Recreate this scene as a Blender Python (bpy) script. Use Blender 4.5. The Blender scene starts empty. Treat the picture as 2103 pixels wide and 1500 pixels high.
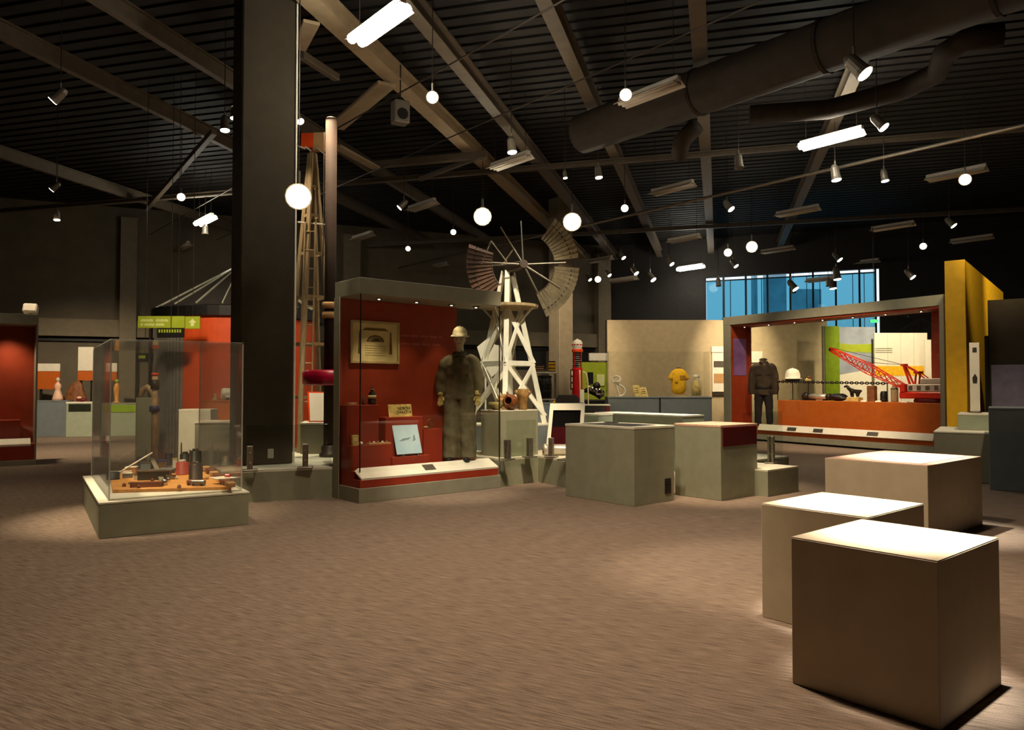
import bpy, bmesh, math, random
from mathutils import Vector, Matrix
random.seed(7)
S = bpy.context.scene
COL = S.collection
# ---------------------------------------------------------------- camera
F_PX, W_PX, H_PX = 1529.0, 2103.0, 1500.0
PITCH, EYE = math.atan(43.0 / F_PX), 1.5
cam_d = bpy.data.cameras.new('camera')
cam = bpy.data.objects.new('camera', cam_d)
COL.objects.link(cam)
cam_d.sensor_fit = 'HORIZONTAL'
cam_d.sensor_width = 36.0
cam_d.lens = 36.0 * F_PX / W_PX
cam_d.clip_end = 300
cam.location = (0, 0, EYE)
cam.rotation_euler = (math.pi / 2 + PITCH, 0, 0)
S.camera = cam
# ---------------------------------------------------------------- view
S.view_settings.view_transform = 'Standard'
S.view_settings.look = 'None'
S.view_settings.gamma = 1.0
S.view_settings.use_curve_mapping = False
S.view_settings.exposure = 0.0
try:
    S.cycles.use_denoising = True
    S.cycles.max_bounces = 10
    S.cycles.transparent_max_bounces = 24
    S.cycles.sample_clamp_indirect = 4.0
except Exception:
    pass
# ---------------------------------------------------------------- world: pale dusk sky outside the window
w = bpy.data.worlds.new('sky')
S.world = w
w.use_nodes = True
nt = w.node_tree
bg = nt.nodes['Background']
tcw = nt.nodes.new('ShaderNodeTexCoord')
sep = nt.nodes.new('ShaderNodeSeparateXYZ')
rmp = nt.nodes.new('ShaderNodeValToRGB')
rmp.color_ramp.elements[0].position = 0.0
rmp.color_ramp.elements[0].color = (0.55, 0.68, 0.74, 1)
rmp.color_ramp.elements[1].position = 0.5
rmp.color_ramp.elements[1].color = (0.85, 0.95, 1.1, 1)
nt.links.new(tcw.outputs['Generated'], sep.inputs[0])
nt.links.new(sep.outputs[2], rmp.inputs[0])
nt.links.new(rmp.outputs[0], bg.inputs[0])
bg.inputs[1].default_value = 1.6
# ---------------------------------------------------------------- gallery lamps (track spots above the exhibits)
WARM = (1.0, 0.80, 0.55)
def spot(loc, aim, power, ang, blend=0.6, col=WARM, r=0.10):
    d = bpy.data.lights.new('gallery_spot', 'SPOT')
    d.energy = power
    d.color = col
    d.spot_size = math.radians(ang)
    d.spot_blend = blend
    d.shadow_soft_size = r
    o = bpy.data.objects.new('gallery_spot', d)
    COL.objects.link(o)
    o.location = loc
    v = Vector(aim) - Vector(loc)
    o.rotation_euler = v.to_track_quat('-Z', 'Y').to_euler()
    return o
def point(loc, power, col=WARM, r=0.15):
    d = bpy.data.lights.new('strip_or_fill_light', 'POINT')
    d.energy = power
    d.color = col
    d.shadow_soft_size = r
    o = bpy.data.objects.new('strip_or_fill_light', d)
    COL.objects.link(o)
    o.location = loc
# broad pool over the open carpet
spot((0.45, 5.7, 6.6), (0.9, 5.5, 0), 1900, 108, 1.0, (1.0, 0.78, 0.56), 0.2)
# cubes
spot((2.16, 4.02, 6.6), (2.04, 3.85, 0.73), 7500, 11.6, 1.0, (1.0, 0.95, 0.84), 0.06)
spot((2.31, 5.05, 6.6), (2.21, 4.88, 0.73), 9000, 11.6, 1.0, (1.0, 0.96, 0.84), 0.06)
spot((3.4, 9.6, 6.3), (4.35, 8.0, 0.7), 5500, 18, 0.9, (1.0, 0.94, 0.82), 0.08)
# model case
spot((-4.9, 7.4, 6.2), (-4.2, 8.6, 0.4), 2400, 30, 0.8, (1.0, 0.82, 0.56), 0.1)
# tall red case: canopy lamps
_A = Vector((math.cos(math.radians(40.2)), math.sin(math.radians(40.2)), 0)); _B = Vector((-_A.y, _A.x, 0))
for _x, _e in ((0.45, 40), (1.05, 22), (1.65, 26), (2.1, 20)):
    _p = Vector((-1.95, 9.53, 0)) + _A * _x + _B * 0.30
    spot((_p.x, _p.y, 2.655), (_p.x + 0.02, _p.y + 0.03, 0), _e, 68, 0.9, (1.0, 0.80, 0.52), 0.03)
# rail of the red case
spot((-0.3, 6.6, 6.2), (-0.85, 10.3, 0.45), 1500, 20, 0.9, (1.0, 0.88, 0.68), 0.05)
# platform, pottery, windmill
spot((0.9, 8.4, 6.0), (0.2, 11.8, 0.9), 1900, 24, 0.8)
spot((1.8, 9.4, 6.0), (0.0, 13.0, 2.2), 1500, 30, 0.6, (1.0, 0.88, 0.66))
spot((-2.9, 11.4, 6.0), (-2.7, 12.2, 0.4), 700, 34, 0.8)
# island
spot((2.6, 9.9, 6.2), (2.6, 10.9, 0.9), 1700, 40, 0.8)
spot((3.2, 12.6, 6.0), (2.9, 13.8, 0.9), 2600, 36, 0.8, (1.0, 0.88, 0.68))
# counters, pump and pale column
spot((2.2, 13.0, 6.0), (2.6, 15.7, 1.4), 700, 46, 0.8)
spot((1.2, 19.5, 6.2), (1.6, 24.0, 3.4), 1800, 44, 0.8)
# beige partition
spot((7.2, 21.6, 6.0), (7.5, 25.0, 2.6), 1800, 40, 0.9)
spot((5.2, 18.0, 6.3), (5.6, 25.0, 2.2), 1100, 70, 0.9)
spot((11.0, 20.5, 6.0), (12.2, 24.0, 2.2), 1900, 60, 0.9)
# orange case
spot((5.4, 14.8, 6.0), (7.6, 18.6, 1.0), 1700, 50, 0.8)
_q0, _q1 = Vector((6.10, 21.44, 0)), Vector((9.29, 15.97, 0))
for _f in (0.15, 0.4, 0.6, 0.8):
    _p = _q0.lerp(_q1, _f) + Vector((0.26, 0.15, 0))
    spot((_p.x, _p.y, 3.0), (_p.x, _p.y, 0), 60, 90, 0.8, (1.0, 0.76, 0.5), 0.03)
# yellow partition and steps
spot((12.0, 14.0, 6.4), (11.6, 18.6, 3.0), 900, 60, 0.8, (1.0, 0.84, 0.5))
spot((-9.59, 14.18, 2.62), (-9.59, 14.2, 0), 60, 110, 0.9)
spot((6.2, 9.0, 6.2), (8.7, 14.4, 2.2), 3600, 24, 0.8, (1.0, 0.84, 0.5))
spot((8.4, 12.2, 6.0), (10.6, 16.6, 2.4), 700, 44, 0.8, (1.0, 0.84, 0.5))
spot((7.0, 9.6, 6.0), (8.0, 12.6, 0.9), 700, 44, 0.8)
# grain bin, derrick, far left
spot((-5.2, 9.6, 5.9), (-5.6, 15.0, 1.9), 1300, 46, 0.8, WARM, 0.5)
spot((-11.6, 12.8, 5.0), (-11.0, 15.0, 1.6), 300, 50, 1.0)
spot((2.0, 17.0, 6.0), (2.2, 19.5, 1.7), 600, 36, 0.8)
spot((-4.7, 11.5, 6.4), (-3.45, 12.7, 4.3), 500, 30, 0.8)
spot((-11.5, 17.0, 6.2), (-13.2, 22.4, 1.4), 1900, 60, 0.9)
spot((-9.5, 14.0, 6.2), (-9.8, 18.0, 0), 1900, 70, 1.0)
spot((-11.5, 11.0, 6.0), (-10.6, 14.4, 1.6), 700, 40, 1.0)
spot((-5.5, 6.5, 6.2), (-6.5, 8.0, 0), 500, 80, 1.0)
spot((6.0, 14.0, 6.2), (5.4, 15.5, 0), 500, 70, 1.0)
# added unseen point lights imitating upward spill on the steelwork
point((0.0, 12.5, 5.2), 55, (1.0, 0.82, 0.6), 0.3)
point((-7.0, 13.0, 5.0), 10, (1.0, 0.82, 0.6), 0.3)
point((8.0, 13.0, 5.2), 22, (1.0, 0.82, 0.6), 0.3)
# plinths and board beside the main column, maroon panel plinth
spot((-3.75, 11.75, 6.2), (-3.27, 12.0, 1.2), 1500, 12, 0.6, (1.0, 0.86, 0.62), 0.08)
spot((-5.0, 8.6, 6.0), (-5.2, 12.4, 0.8), 2200, 22, 0.8, WARM, 0.2)
spot((0.8, 7.6, 6.0), (2.7, 9.9, 0.75), 900, 20, 0.8, WARM, 0.1)
spot((-2.6, 6.4, 5.6), (2.0, 6.0, 0.4), 1500, 25, 0.7, (1.0, 0.82, 0.60), 0.12)
spot((-2.3, 11.4, 6.1), (-0.42, 13.9, 1.9), 1100, 13, 0.7, (1.0, 0.90, 0.70), 0.08)
spot((-1.9, 9.0, 6.2), (-2.6, 11.0, 0.4), 900, 16, 0.8, (1.0, 0.88, 0.66), 0.08)

# ---------------------------------------------------------------- pixel of the photograph -> point in the room
CP, SP = math.cos(PITCH), math.sin(PITCH)
def ray(x, y):
    u = (x - W_PX / 2) / F_PX
    v = (H_PX / 2 - y) / F_PX
    return Vector((u, CP - v * SP, SP + v * CP))
def P(x, y, z):
    r = ray(x, y)
    t = (z - EYE) / r.z
    return Vector((r.x * t, r.y * t, z))
def D(x, y, d):
    r = ray(x, y)
    t = d / r.y
    return Vector((r.x * t, d, EYE + r.z * t))
TH = math.radians(40.2)
def axes(rot):
    return Vector((math.cos(rot), math.sin(rot), 0)), Vector((-math.sin(rot), math.cos(rot), 0))
def GP(o, rot, b, x, y):
    """local (a, z) of pixel x,y on the upright plane local-y = b of a frame at o"""
    A, B = axes(rot)
    r = ray(x, y)
    o = Vector((o[0], o[1], 0))
    t = (o.dot(B) + b) / r.dot(B)
    q = r * t
    return (q - o).dot(A), EYE + q.z
# ---------------------------------------------------------------- mesh kit
def lin(c):
    return tuple(((v / 255) / 12.92 if v / 255 <= 0.04045 else ((v / 255 + 0.055) / 1.055) ** 2.4) for v in c)
class MB:
    def __init__(s):
        s.bm = bmesh.new()
    def box(s, c, d, bev=0.0, rot=None, rz=0.0):
        m = Matrix.Translation(Vector(c))
        if rot is not None:
            m = m @ rot.to_4x4()
        if rz:
            m = m @ Matrix.Rotation(rz, 4, 'Z')
        m = m @ Matrix.Diagonal((d[0], d[1], d[2], 1))
        r = bmesh.ops.create_cube(s.bm, size=1.0, matrix=m)
        if bev:
            es = list({e for v in r['verts'] for e in v.link_edges})
            bmesh.ops.bevel(s.bm, geom=es, offset=bev, segments=1, affect='EDGES', profile=0.5)
        return s
    def span(s, lo, hi, bev=0.0):
        return s.box([(lo[i] + hi[i]) / 2 for i in range(3)], [abs(hi[i] - lo[i]) for i in range(3)], bev)
    def bar(s, p0, p1, w, h=None, bev=0.0):
        p0, p1 = Vector(p0), Vector(p1)
        h = h or w
        d = p1 - p0
        q = d.to_track_quat('Y', 'Z').to_matrix()
        return s.box((p0 + p1) / 2, (w, d.length, h), bev, rot=q)
    def cyl(s, p0, p1, r0, r1=None, n=16, caps=True):
        p0, p1 = Vector(p0), Vector(p1)
        r1 = r0 if r1 is None else r1
        d = p1 - p0
        m = Matrix.Translation((p0 + p1) / 2) @ d.to_track_quat('Z', 'Y').to_matrix().to_4x4()
        bmesh.ops.create_cone(s.bm, cap_ends=caps, segments=n, radius1=r0, radius2=r1, depth=d.length, matrix=m)
        return s
    def ball(s, c, r, n=12, sc=(1, 1, 1), rot=None):
        m = Matrix.Translation(Vector(c))
        if rot is not None:
            m = m @ rot.to_4x4()
        m = m @ Matrix.Diagonal((sc[0], sc[1], sc[2], 1))
        bmesh.ops.create_uvsphere(s.bm, u_segments=n, v_segments=max(6, n // 2 + 2), radius=r, matrix=m)
        return s
    def lathe(s, prof, n=20, c=(0, 0, 0), sc=(1, 1), rot=None):
        rings = []
        c = Vector(c)
        for r, z in prof:
            ring = []
            for k in range(n):
                a = 2 * math.pi * k / n
                v = Vector((r * math.cos(a) * sc[0], r * math.sin(a) * sc[1], z))
                if rot is not None:
                    v = rot @ v
                ring.append(s.bm.verts.new(c + v))
            rings.append(ring)
        for i in range(len(rings) - 1):
            for k in range(n):
                s.bm.faces.new((rings[i][k], rings[i][(k + 1) % n], rings[i + 1][(k + 1) % n], rings[i + 1][k]))
        s.bm.faces.new(list(reversed(rings[0])))
        s.bm.faces.new(rings[-1])
        return s
    def tube(s, pts, r, n=10, closed=False):
        pts = [Vector(p) for p in pts]
        rs = r if isinstance(r, (list, tuple)) else [r] * len(pts)
        rings = []
        prev = None
        for i, p in enumerate(pts):
            if closed:
                d = pts[(i + 1) % len(pts)] - pts[i - 1]
            else:
                d = pts[min(i + 1, len(pts) - 1)] - pts[max(i - 1, 0)]
            d.normalize()
            if prev is None:
                u = d.orthogonal().normalized()
            else:
                u = (prev - d * prev.dot(d)).normalized()
            prev = u
            v = d.cross(u)
            rings.append([s.bm.verts.new(p + (u * math.cos(2 * math.pi * k / n) + v * math.sin(2 * math.pi * k / n)) * rs[i]) for k in range(n)])
        N = len(rings)
        for i in range(N if closed else N - 1):
            for k in range(n):
                a, b = rings[i], rings[(i + 1) % N]
                s.bm.faces.new((a[k], a[(k + 1) % n], b[(k + 1) % n], b[k]))
        if not closed:
            s.bm.faces.new(list(reversed(rings[0])))
            s.bm.faces.new(rings[-1])
        return s
    def prism(s, poly, z0, z1, bev=0.0, tf=None):
        lo = [s.bm.verts.new((x, y, z0)) for x, y in poly]
        hi = [s.bm.verts.new((x, y, z1)) for x, y in poly]
        n = len(poly)
        fs = [s.bm.faces.new(list(reversed(lo))), s.bm.faces.new(hi)]
        for k in range(n):
            fs.append(s.bm.faces.new((lo[k], lo[(k + 1) % n], hi[(k + 1) % n], hi[k])))
        if tf is not None:
            for v in lo + hi:
                v.co = tf @ v.co
        if bev:
            es = list({e for v in lo + hi for e in v.link_edges})
            bmesh.ops.bevel(s.bm, geom=es, offset=bev, segments=1, affect='EDGES', profile=0.5)
        return s
    def hexa(s, lo, hi):
        """box from four lower and four upper corner points"""
        a = [s.bm.verts.new(v) for v in lo]
        b = [s.bm.verts.new(v) for v in hi]
        s.bm.faces.new(list(reversed(a)))
        s.bm.faces.new(b)
        for k in range(4):
            s.bm.faces.new((a[k], a[(k + 1) % 4], b[(k + 1) % 4], b[k]))
        return s
    def build(s, name, mat, parent=None, smooth=False):
        bmesh.ops.recalc_face_normals(s.bm, faces=s.bm.faces)
        me = bpy.data.meshes.new(name)
        s.bm.to_mesh(me)
        s.bm.free()
        if smooth:
            for p in me.polygons:
                p.use_smooth = True
        me.materials.append(mat)
        o = bpy.data.objects.new(name, me)
        COL.objects.link(o)
        if parent is not None:
            o.parent = parent
        return o
def tag(o, label, cat=None, group=None, kind=None):
    o['label'] = label
    if cat:
        o['category'] = cat
    if group:
        o['group'] = group
    if kind:
        o['kind'] = kind
    return o
def thing(name, label, cat, loc=(0, 0, 0), rz=0.0, group=None, kind=None):
    o = bpy.data.objects.new(name, None)
    o.empty_display_size = 0.1
    COL.objects.link(o)
    o.location = loc
    o.rotation_euler = (0, 0, rz)
    return tag(o, label, cat, group, kind)
def skin_mesh(nodes, edges, sub=2):
    """nodes: list of (x,y,z,rx,ry); returns evaluated skin+subsurf mesh"""
    me = bpy.data.meshes.new('sk')
    me.from_pydata([n[:3] for n in nodes], edges, [])
    o = bpy.data.objects.new('sk', me)
    COL.objects.link(o)
    md = o.modifiers.new('s', 'SKIN')
    md.use_smooth_shade = True
    for i, n in enumerate(nodes):
        sv = me.skin_vertices[0].data[i]
        sv.radius = (n[3], n[4])
        sv.use_root = (i == 0)
    o.modifiers.new('u', 'SUBSURF').levels = sub
    dg = bpy.context.evaluated_depsgraph_get()
    r = bpy.data.meshes.new_from_object(o.evaluated_get(dg))
    bpy.data.objects.remove(o)
    for p in r.polygons:
        p.use_smooth = True
    return r
def crom(pts, n=6, closed=False):
    pts = [Vector(p) for p in pts]
    out = []
    N = len(pts)
    for i in range(N if closed else N - 1):
        if closed:
            p0, p1, p2, p3 = pts[i - 1], pts[i], pts[(i + 1) % N], pts[(i + 2) % N]
        else:
            p0, p1, p2, p3 = pts[max(i - 1, 0)], pts[i], pts[i + 1], pts[min(i + 2, N - 1)]
        for k in range(n):
            t = k / n
            out.append(0.5 * ((2 * p1) + (p2 - p0) * t + (2 * p0 - 5 * p1 + 4 * p2 - p3) * t * t + (3 * p1 - p0 - 3 * p2 + p3) * t ** 3))
    if not closed:
        out.append(pts[-1])
    return out
def fused(chains, vox=0.014, smooth=6, fold=0.0, seed=0, cut=None):
    """one continuous surface from tapering limbs; chains of (x, y, z, rx, ry)"""
    mb = MB()
    for ch in chains:
        pos = [Vector(n[:3]) for n in ch]
        P_ = crom(pos, 5) if len(ch) > 2 else [pos[0].lerp(pos[1], k / 5) for k in range(6)]
        R_ = []
        for i in range(len(ch) - 1):
            for k in range(5):
                f = k / 5
                f = f * f * (3 - 2 * f)
                R_.append((ch[i][3] * (1 - f) + ch[i + 1][3] * f, ch[i][4] * (1 - f) + ch[i + 1][4] * f))
        R_.append(ch[-1][3:5])
        n = 20
        rings = []
        for i, p in enumerate(P_):
            d = (P_[min(i + 1, len(P_) - 1)] - P_[max(i - 1, 0)]).normalized()
            v = Vector((0, 1, 0)) - d * d.y
            v.normalize()
            u = v.cross(d).normalized()
            rings.append([mb.bm.verts.new(p + u * (math.cos(2 * math.pi * k / n) * R_[i][0]) + v * (math.sin(2 * math.pi * k / n) * R_[i][1])) for k in range(n)])
        for i in range(len(rings) - 1):
            for k in range(n):
                mb.bm.faces.new((rings[i][k], rings[i][(k + 1) % n], rings[i + 1][(k + 1) % n], rings[i + 1][k]))
        mb.bm.faces.new(list(reversed(rings[0])))
        mb.bm.faces.new(rings[-1])
    o = mb.build('fz', bpy.data.materials[0])
    m = o.modifiers.new('r', 'REMESH')
    m.mode = 'VOXEL'
    m.voxel_size = vox
    m2 = o.modifiers.new('s', 'SMOOTH')
    m2.iterations = smooth
    m2.factor = 0.5
    dg = bpy.context.evaluated_depsgraph_get()
    me = bpy.data.meshes.new_from_object(o.evaluated_get(dg))
    bpy.data.objects.remove(o)
    if fold:
        rnd = random.Random(seed)
        ph = [rnd.uniform(0, 6) for _ in range(4)]
        nr = [v.normal.copy() for v in me.vertices]
        for v, q in zip(me.vertices, nr):
            x, y, z = v.co
            k = math.sin(z * 19 + ph[0] + x * 9) * .5 + math.sin(z * 33 + x * 17 + ph[1]) * .35 + math.sin(x * 40 + ph[2] + z * 7) * .35
            v.co += q * (fold * k)
    for p in me.polygons:
        p.use_smooth = True
    return me
def mesh_obj(name, me, mat, parent=None):
    me.materials.clear()
    me.materials.append(mat)
    o = bpy.data.objects.new(name, me)
    COL.objects.link(o)
    if parent is not None:
        o.parent = parent
    return o
def text_obj(name, body, size, mat, parent, loc, rot, ext=0.002, align='CENTER'):
    cu = bpy.data.curves.new(name, 'FONT')
    cu.body = body
    cu.size = size
    cu.extrude = ext
    cu.align_x = align
    cu.align_y = 'CENTER'
    t = bpy.data.objects.new(name, cu)
    COL.objects.link(t)
    dg = bpy.context.evaluated_depsgraph_get()
    me = bpy.data.meshes.new_from_object(t.evaluated_get(dg))
    bpy.data.objects.remove(t)
    o = mesh_obj(name, me, mat, parent)
    o.location = loc
    o.rotation_euler = rot
    return o
# ---------------------------------------------------------------- materials
def mat(name, rgb, rough=0.6, metal=0.0, var=0.06, scale=6.0, bump=0.0, rgb2=None, spec=0.4, stretch=None, rotz=0.0):
    m = bpy.data.materials.new(name)
    m.use_nodes = True
    t = m.node_tree
    bs = t.nodes['Principled BSDF']
    bs.inputs['Roughness'].default_value = rough
    bs.inputs['Metallic'].default_value = metal
    bs.inputs['Specular IOR Level'].default_value = spec
    c = lin(rgb)
    c2 = lin(rgb2) if rgb2 else tuple(min(1, v * (1 + 2.5 * var)) for v in c)
    c1 = c if rgb2 else tuple(v * (1 - 1.5 * var) for v in c)
    tc = t.nodes.new('ShaderNodeTexCoord')
    mp = t.nodes.new('ShaderNodeMapping')
    if stretch:
        mp.inputs['Scale'].default_value = stretch
    mp.inputs['Rotation'].default_value = (0, 0, rotz)
    nz = t.nodes.new('ShaderNodeTexNoise')
    nz.inputs['Scale'].default_value = scale
    nz.inputs['Detail'].default_value = 5.0
    rp = t.nodes.new('ShaderNodeValToRGB')
    rp.color_ramp.elements[0].position = 0.3
    rp.color_ramp.elements[0].color = (*c1, 1)
    rp.color_ramp.elements[1].position = 0.7
    rp.color_ramp.elements[1].color = (*c2, 1)
    t.links.new(tc.outputs['Object'], mp.inputs[0])
    t.links.new(mp.outputs[0], nz.inputs['Vector'])
    t.links.new(nz.outputs['Fac'], rp.inputs[0])
    t.links.new(rp.outputs[0], bs.inputs['Base Color'])
    if bump:
        b = t.nodes.new('ShaderNodeBump')
        b.inputs['Strength'].default_value = bump
        b.inputs['Distance'].default_value = 0.01
        t.links.new(nz.outputs['Fac'], b.inputs['Height'])
        t.links.new(b.outputs[0], bs.inputs['Normal'])
    return m
def emit(name, rgb, strength):
    m = bpy.data.materials.new(name)
    m.use_nodes = True
    bs = m.node_tree.nodes['Principled BSDF']
    bs.inputs['Base Color'].default_value = (*lin(rgb), 1)
    bs.inputs['Emission Color'].default_value = (*lin(rgb), 1)
    bs.inputs['Emission Strength'].default_value = strength
    return m
def glass(name, tint=(0.93, 0.96, 0.93), refl=1.0, haze=0.0):
    m = bpy.data.materials.new(name)
    m.use_nodes = True
    t = m.node_tree
    t.nodes.remove(t.nodes['Principled BSDF'])
    out = t.nodes['Material Output']
    tr = t.nodes.new('ShaderNodeBsdfTransparent')
    tr.inputs[0].default_value = (*tint, 1)
    gl = t.nodes.new('ShaderNodeBsdfGlossy')
    gl.inputs['Roughness'].default_value = 0.02
    lw = t.nodes.new('ShaderNodeLayerWeight')
    pw = t.nodes.new('ShaderNodeMath')
    pw.operation = 'POWER'
    pw.inputs[1].default_value = 5.0
    t.links.new(lw.outputs['Facing'], pw.inputs[0])
    mu = t.nodes.new('ShaderNodeMath')
    mu.operation = 'MULTIPLY_ADD'
    mu.inputs[1].default_value = 0.5 * refl
    mu.inputs[2].default_value = 0.03 * refl
    mx = t.nodes.new('ShaderNodeMixShader')
    t.links.new(pw.outputs[0], mu.inputs[0])
    t.links.new(mu.outputs[0], mx.inputs[0])
    t.links.new(tr.outputs[0], mx.inputs[1])
    t.links.new(gl.outputs[0], mx.inputs[2])
    last = mx
    if haze:
        df = t.nodes.new('ShaderNodeBsdfDiffuse')
        df.inputs[0].default_value = (0.8, 0.8, 0.75, 1)
        m3 = t.nodes.new('ShaderNodeMixShader')
        m3.inputs[0].default_value = haze
        t.links.new(mx.outputs[0], m3.inputs[1])
        t.links.new(df.outputs[0], m3.inputs[2])
        last = m3
    t.links.new(last.outputs[0], out.inputs['Surface'])
    return m
M = {}
M['plinth'] = mat('sage grey paint', (146, 146, 122), 0.55, var=0.04)
M['plinth_top'] = mat('pale cream laminate', (222, 216, 194), 0.5, var=0.03)
M['case_grey'] = mat('olive grey paint', (140, 136, 116), 0.5, var=0.04)
M['cube'] = mat('cream matt paint', (192, 176, 148), 0.6, var=0.03)
M['pink_top'] = mat('pale pink wood laminate', (222, 178, 150), 0.45, var=0.08, scale=3, stretch=(1, 14, 1))
M['white'] = mat('white paint', (235, 228, 208), 0.55, var=0.02)
M['white_ply'] = mat('white painted timber', (225, 220, 200), 0.6, var=0.04, scale=9)
M['red'] = mat('brick red paint', (150, 48, 22), 0.55, var=0.05)
M['redwall'] = mat('orange red painted panel', (154, 56, 24), 0.55, var=0.05)
M['orange'] = mat('burnt orange paint', (194, 96, 28), 0.5, var=0.04)
M['orange_bin'] = mat('bright orange panel', (212, 80, 30), 0.5, var=0.04)
M['darkred'] = mat('dark maroon vinyl', (92, 14, 14), 0.5, var=0.05)
M['maroon'] = mat('glossy maroon enamel', (150, 10, 40), 0.3, var=0.06)
M['black'] = mat('black satin', (22, 20, 19), 0.45, var=0.1)
M['pinkprint'] = mat('faded pink lettering', (190, 104, 82), 0.6)
M['rustblade_dim'] = mat('rust stained dimmed sheet', (84, 58, 42), 0.6, 0.2, var=0.2, scale=9)
M['matblack'] = mat('dull black board', (16, 14, 14), 0.95, spec=0.05)
M['dullmaroon'] = mat('dull maroon print', (58, 14, 18), 0.95, spec=0.05)
M['pole'] = mat('dark brown pole paint', (44, 32, 24), 0.85, spec=0.15, var=0.1)
M['litbeam'] = mat('lamplit tan steel', (150, 130, 102), 0.6, var=0.05)  # beam colour lightened to imitate lamplight near the bright strip light
M['darkmetal'] = mat('dark bronze steel', (60, 50, 42), 0.45, 0.6, var=0.1)
M['steel'] = mat('brushed steel', (150, 142, 128), 0.35, 0.9, var=0.08, scale=12)
M['galv'] = mat('weathered galvanised sheet', (150, 138, 112), 0.45, 0.35, var=0.15, scale=9)
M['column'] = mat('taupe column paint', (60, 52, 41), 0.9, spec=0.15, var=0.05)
M['wallback'] = mat('dark taupe wall paint', (104, 94, 76), 0.7, var=0.06, scale=2)
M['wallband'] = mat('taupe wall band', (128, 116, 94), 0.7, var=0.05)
M['walldark'] = mat('charcoal wall paint', (46, 42, 40), 0.8, var=0.08)
M['deck'] = mat('dark brown roof deck', (24, 20, 17), 0.75, var=0.15)
M['beam'] = mat('grey brown steel paint', (92, 80, 65), 0.6, var=0.06)
M['duct'] = mat('dark painted duct', (50, 42, 34), 0.85, spec=0.15, var=0.08)
M['fixture'] = mat('off white enamel reflector', (190, 180, 165), 0.5, var=0.04)
M['can'] = mat('grey aluminium lamp can', (120, 112, 100), 0.4, 0.4, var=0.06)
M['bluegrey'] = mat('slate blue grey paint', (112, 120, 122), 0.55, var=0.04)
M['greygreen'] = mat('pale grey green paint', (158, 166, 142), 0.55, var=0.04)
M['yellow'] = mat('mustard yellow paint', (226, 172, 22), 0.6, var=0.05)
M['beige'] = mat('warm beige wall paint', (186, 168, 132), 0.7, var=0.04)
M['lime'] = mat('lime green vinyl', (160, 176, 42), 0.5, var=0.05)
M['limeletter'] = mat('pale lime print', (222, 228, 160), 0.5, var=0.05)
M['green'] = mat('leaf green panel', (138, 168, 24), 0.55, var=0.06)
M['sky_print'] = mat('grey blue printed mural', (150, 158, 170), 0.5, var=0.12, scale=2)
M['tan'] = mat('tan painted board', (184, 140, 88), 0.6, var=0.06)
M['wood'] = mat('orange pine board', (206, 142, 66), 0.5, var=0.16, scale=5, stretch=(1, 10, 1))
M['oldwood'] = mat('weathered timber', (150, 128, 92), 0.75, var=0.15, scale=7, stretch=(6, 6, 0.6))
M['coverall'] = mat('faded olive work cloth', (98, 90, 64), 0.85, var=0.14, scale=9, bump=0.5)
M['jacket'] = mat('dark brown jacket cloth', (62, 48, 34), 0.8, var=0.14, scale=9, bump=0.4)
M['trouser'] = mat('black trouser cloth', (32, 26, 26), 0.85, var=0.1)
M['skin'] = mat('grey white mannequin plaster', (205, 194, 166), 0.6, var=0.04)
M['glove'] = mat('yellowed canvas glove', (190, 172, 104), 0.8, var=0.14, scale=25, bump=0.3)
M['helmet'] = mat('tarnished tin hat', (134, 126, 96), 0.6, 0.1, var=0.2, scale=8)
M['goggle'] = mat('dark visor', (40, 34, 28), 0.3, var=0.05)
M['paper'] = mat('aged yellow paper', (228, 210, 150), 0.7, var=0.08, scale=5)
M['ink'] = mat('brown ink', (120, 98, 46), 0.7, var=0.15, scale=14)
M['gilt'] = mat('pale gilt frame', (196, 178, 124), 0.45, var=0.1)
M['plate'] = mat('worn cream number plate', (206, 180, 104), 0.5, var=0.2, scale=14)
M['bluefab'] = mat('pale blue printed fabric', (176, 212, 226), 0.7, rgb2=(222, 240, 244), scale=3.2, bump=0.2)
M['smudge'] = mat('grey blue print', (128, 150, 156), 0.7, var=0.2, scale=12)
M['amber'] = mat('dark amber glass', (30, 16, 10), 0.12, spec=0.8)
M['rust'] = mat('rusty brown iron', (112, 62, 34), 0.6, 0.2, var=0.2, scale=12)
M['clay'] = mat('brown glazed clay', (116, 66, 32), 0.35, var=0.18, scale=10)
M['clay2'] = mat('mottled tan clay', (146, 112, 62), 0.6, var=0.25, scale=14)
M['olive'] = mat('olive glaze', (122, 112, 66), 0.45, var=0.2, scale=12)
M['chrome'] = mat('polished chrome', (220, 214, 204), 0.12, 1.0, var=0.02)
M['pumpred'] = mat('glossy red enamel', (196, 18, 22), 0.25, var=0.06)
M['pumporange'] = mat('orange red enamel', (224, 74, 24), 0.3, var=0.05)
M['hose'] = mat('cream rubber hose', (222, 206, 166), 0.55, var=0.05)
M['shirt'] = mat('bright yellow cotton', (236, 180, 30), 0.85, var=0.1, scale=10, bump=0.3)
M['shirtprint'] = mat('faded brown print', (168, 120, 26), 0.85, var=0.2, scale=18)
M['cranered'] = mat('bright red painted metal', (206, 44, 20), 0.4, var=0.06)
M['cranepink'] = mat('pale machinery white', (216, 196, 176), 0.5, var=0.08)
M['blue'] = mat('dark blue paint', (52, 56, 104), 0.4, var=0.1)
M['darkgreen'] = mat('dark green paint', (34, 38, 24), 0.4, var=0.1)
M['violet'] = mat('violet reflection tint', (136, 96, 150), 0.4, var=0.15, scale=3)
M['lavender'] = mat('lavender grey screen', (130, 122, 138), 0.3, var=0.08)
M['corr'] = mat('grey corrugated steel', (128, 124, 116), 0.45, 0.3, var=0.08)
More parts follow.
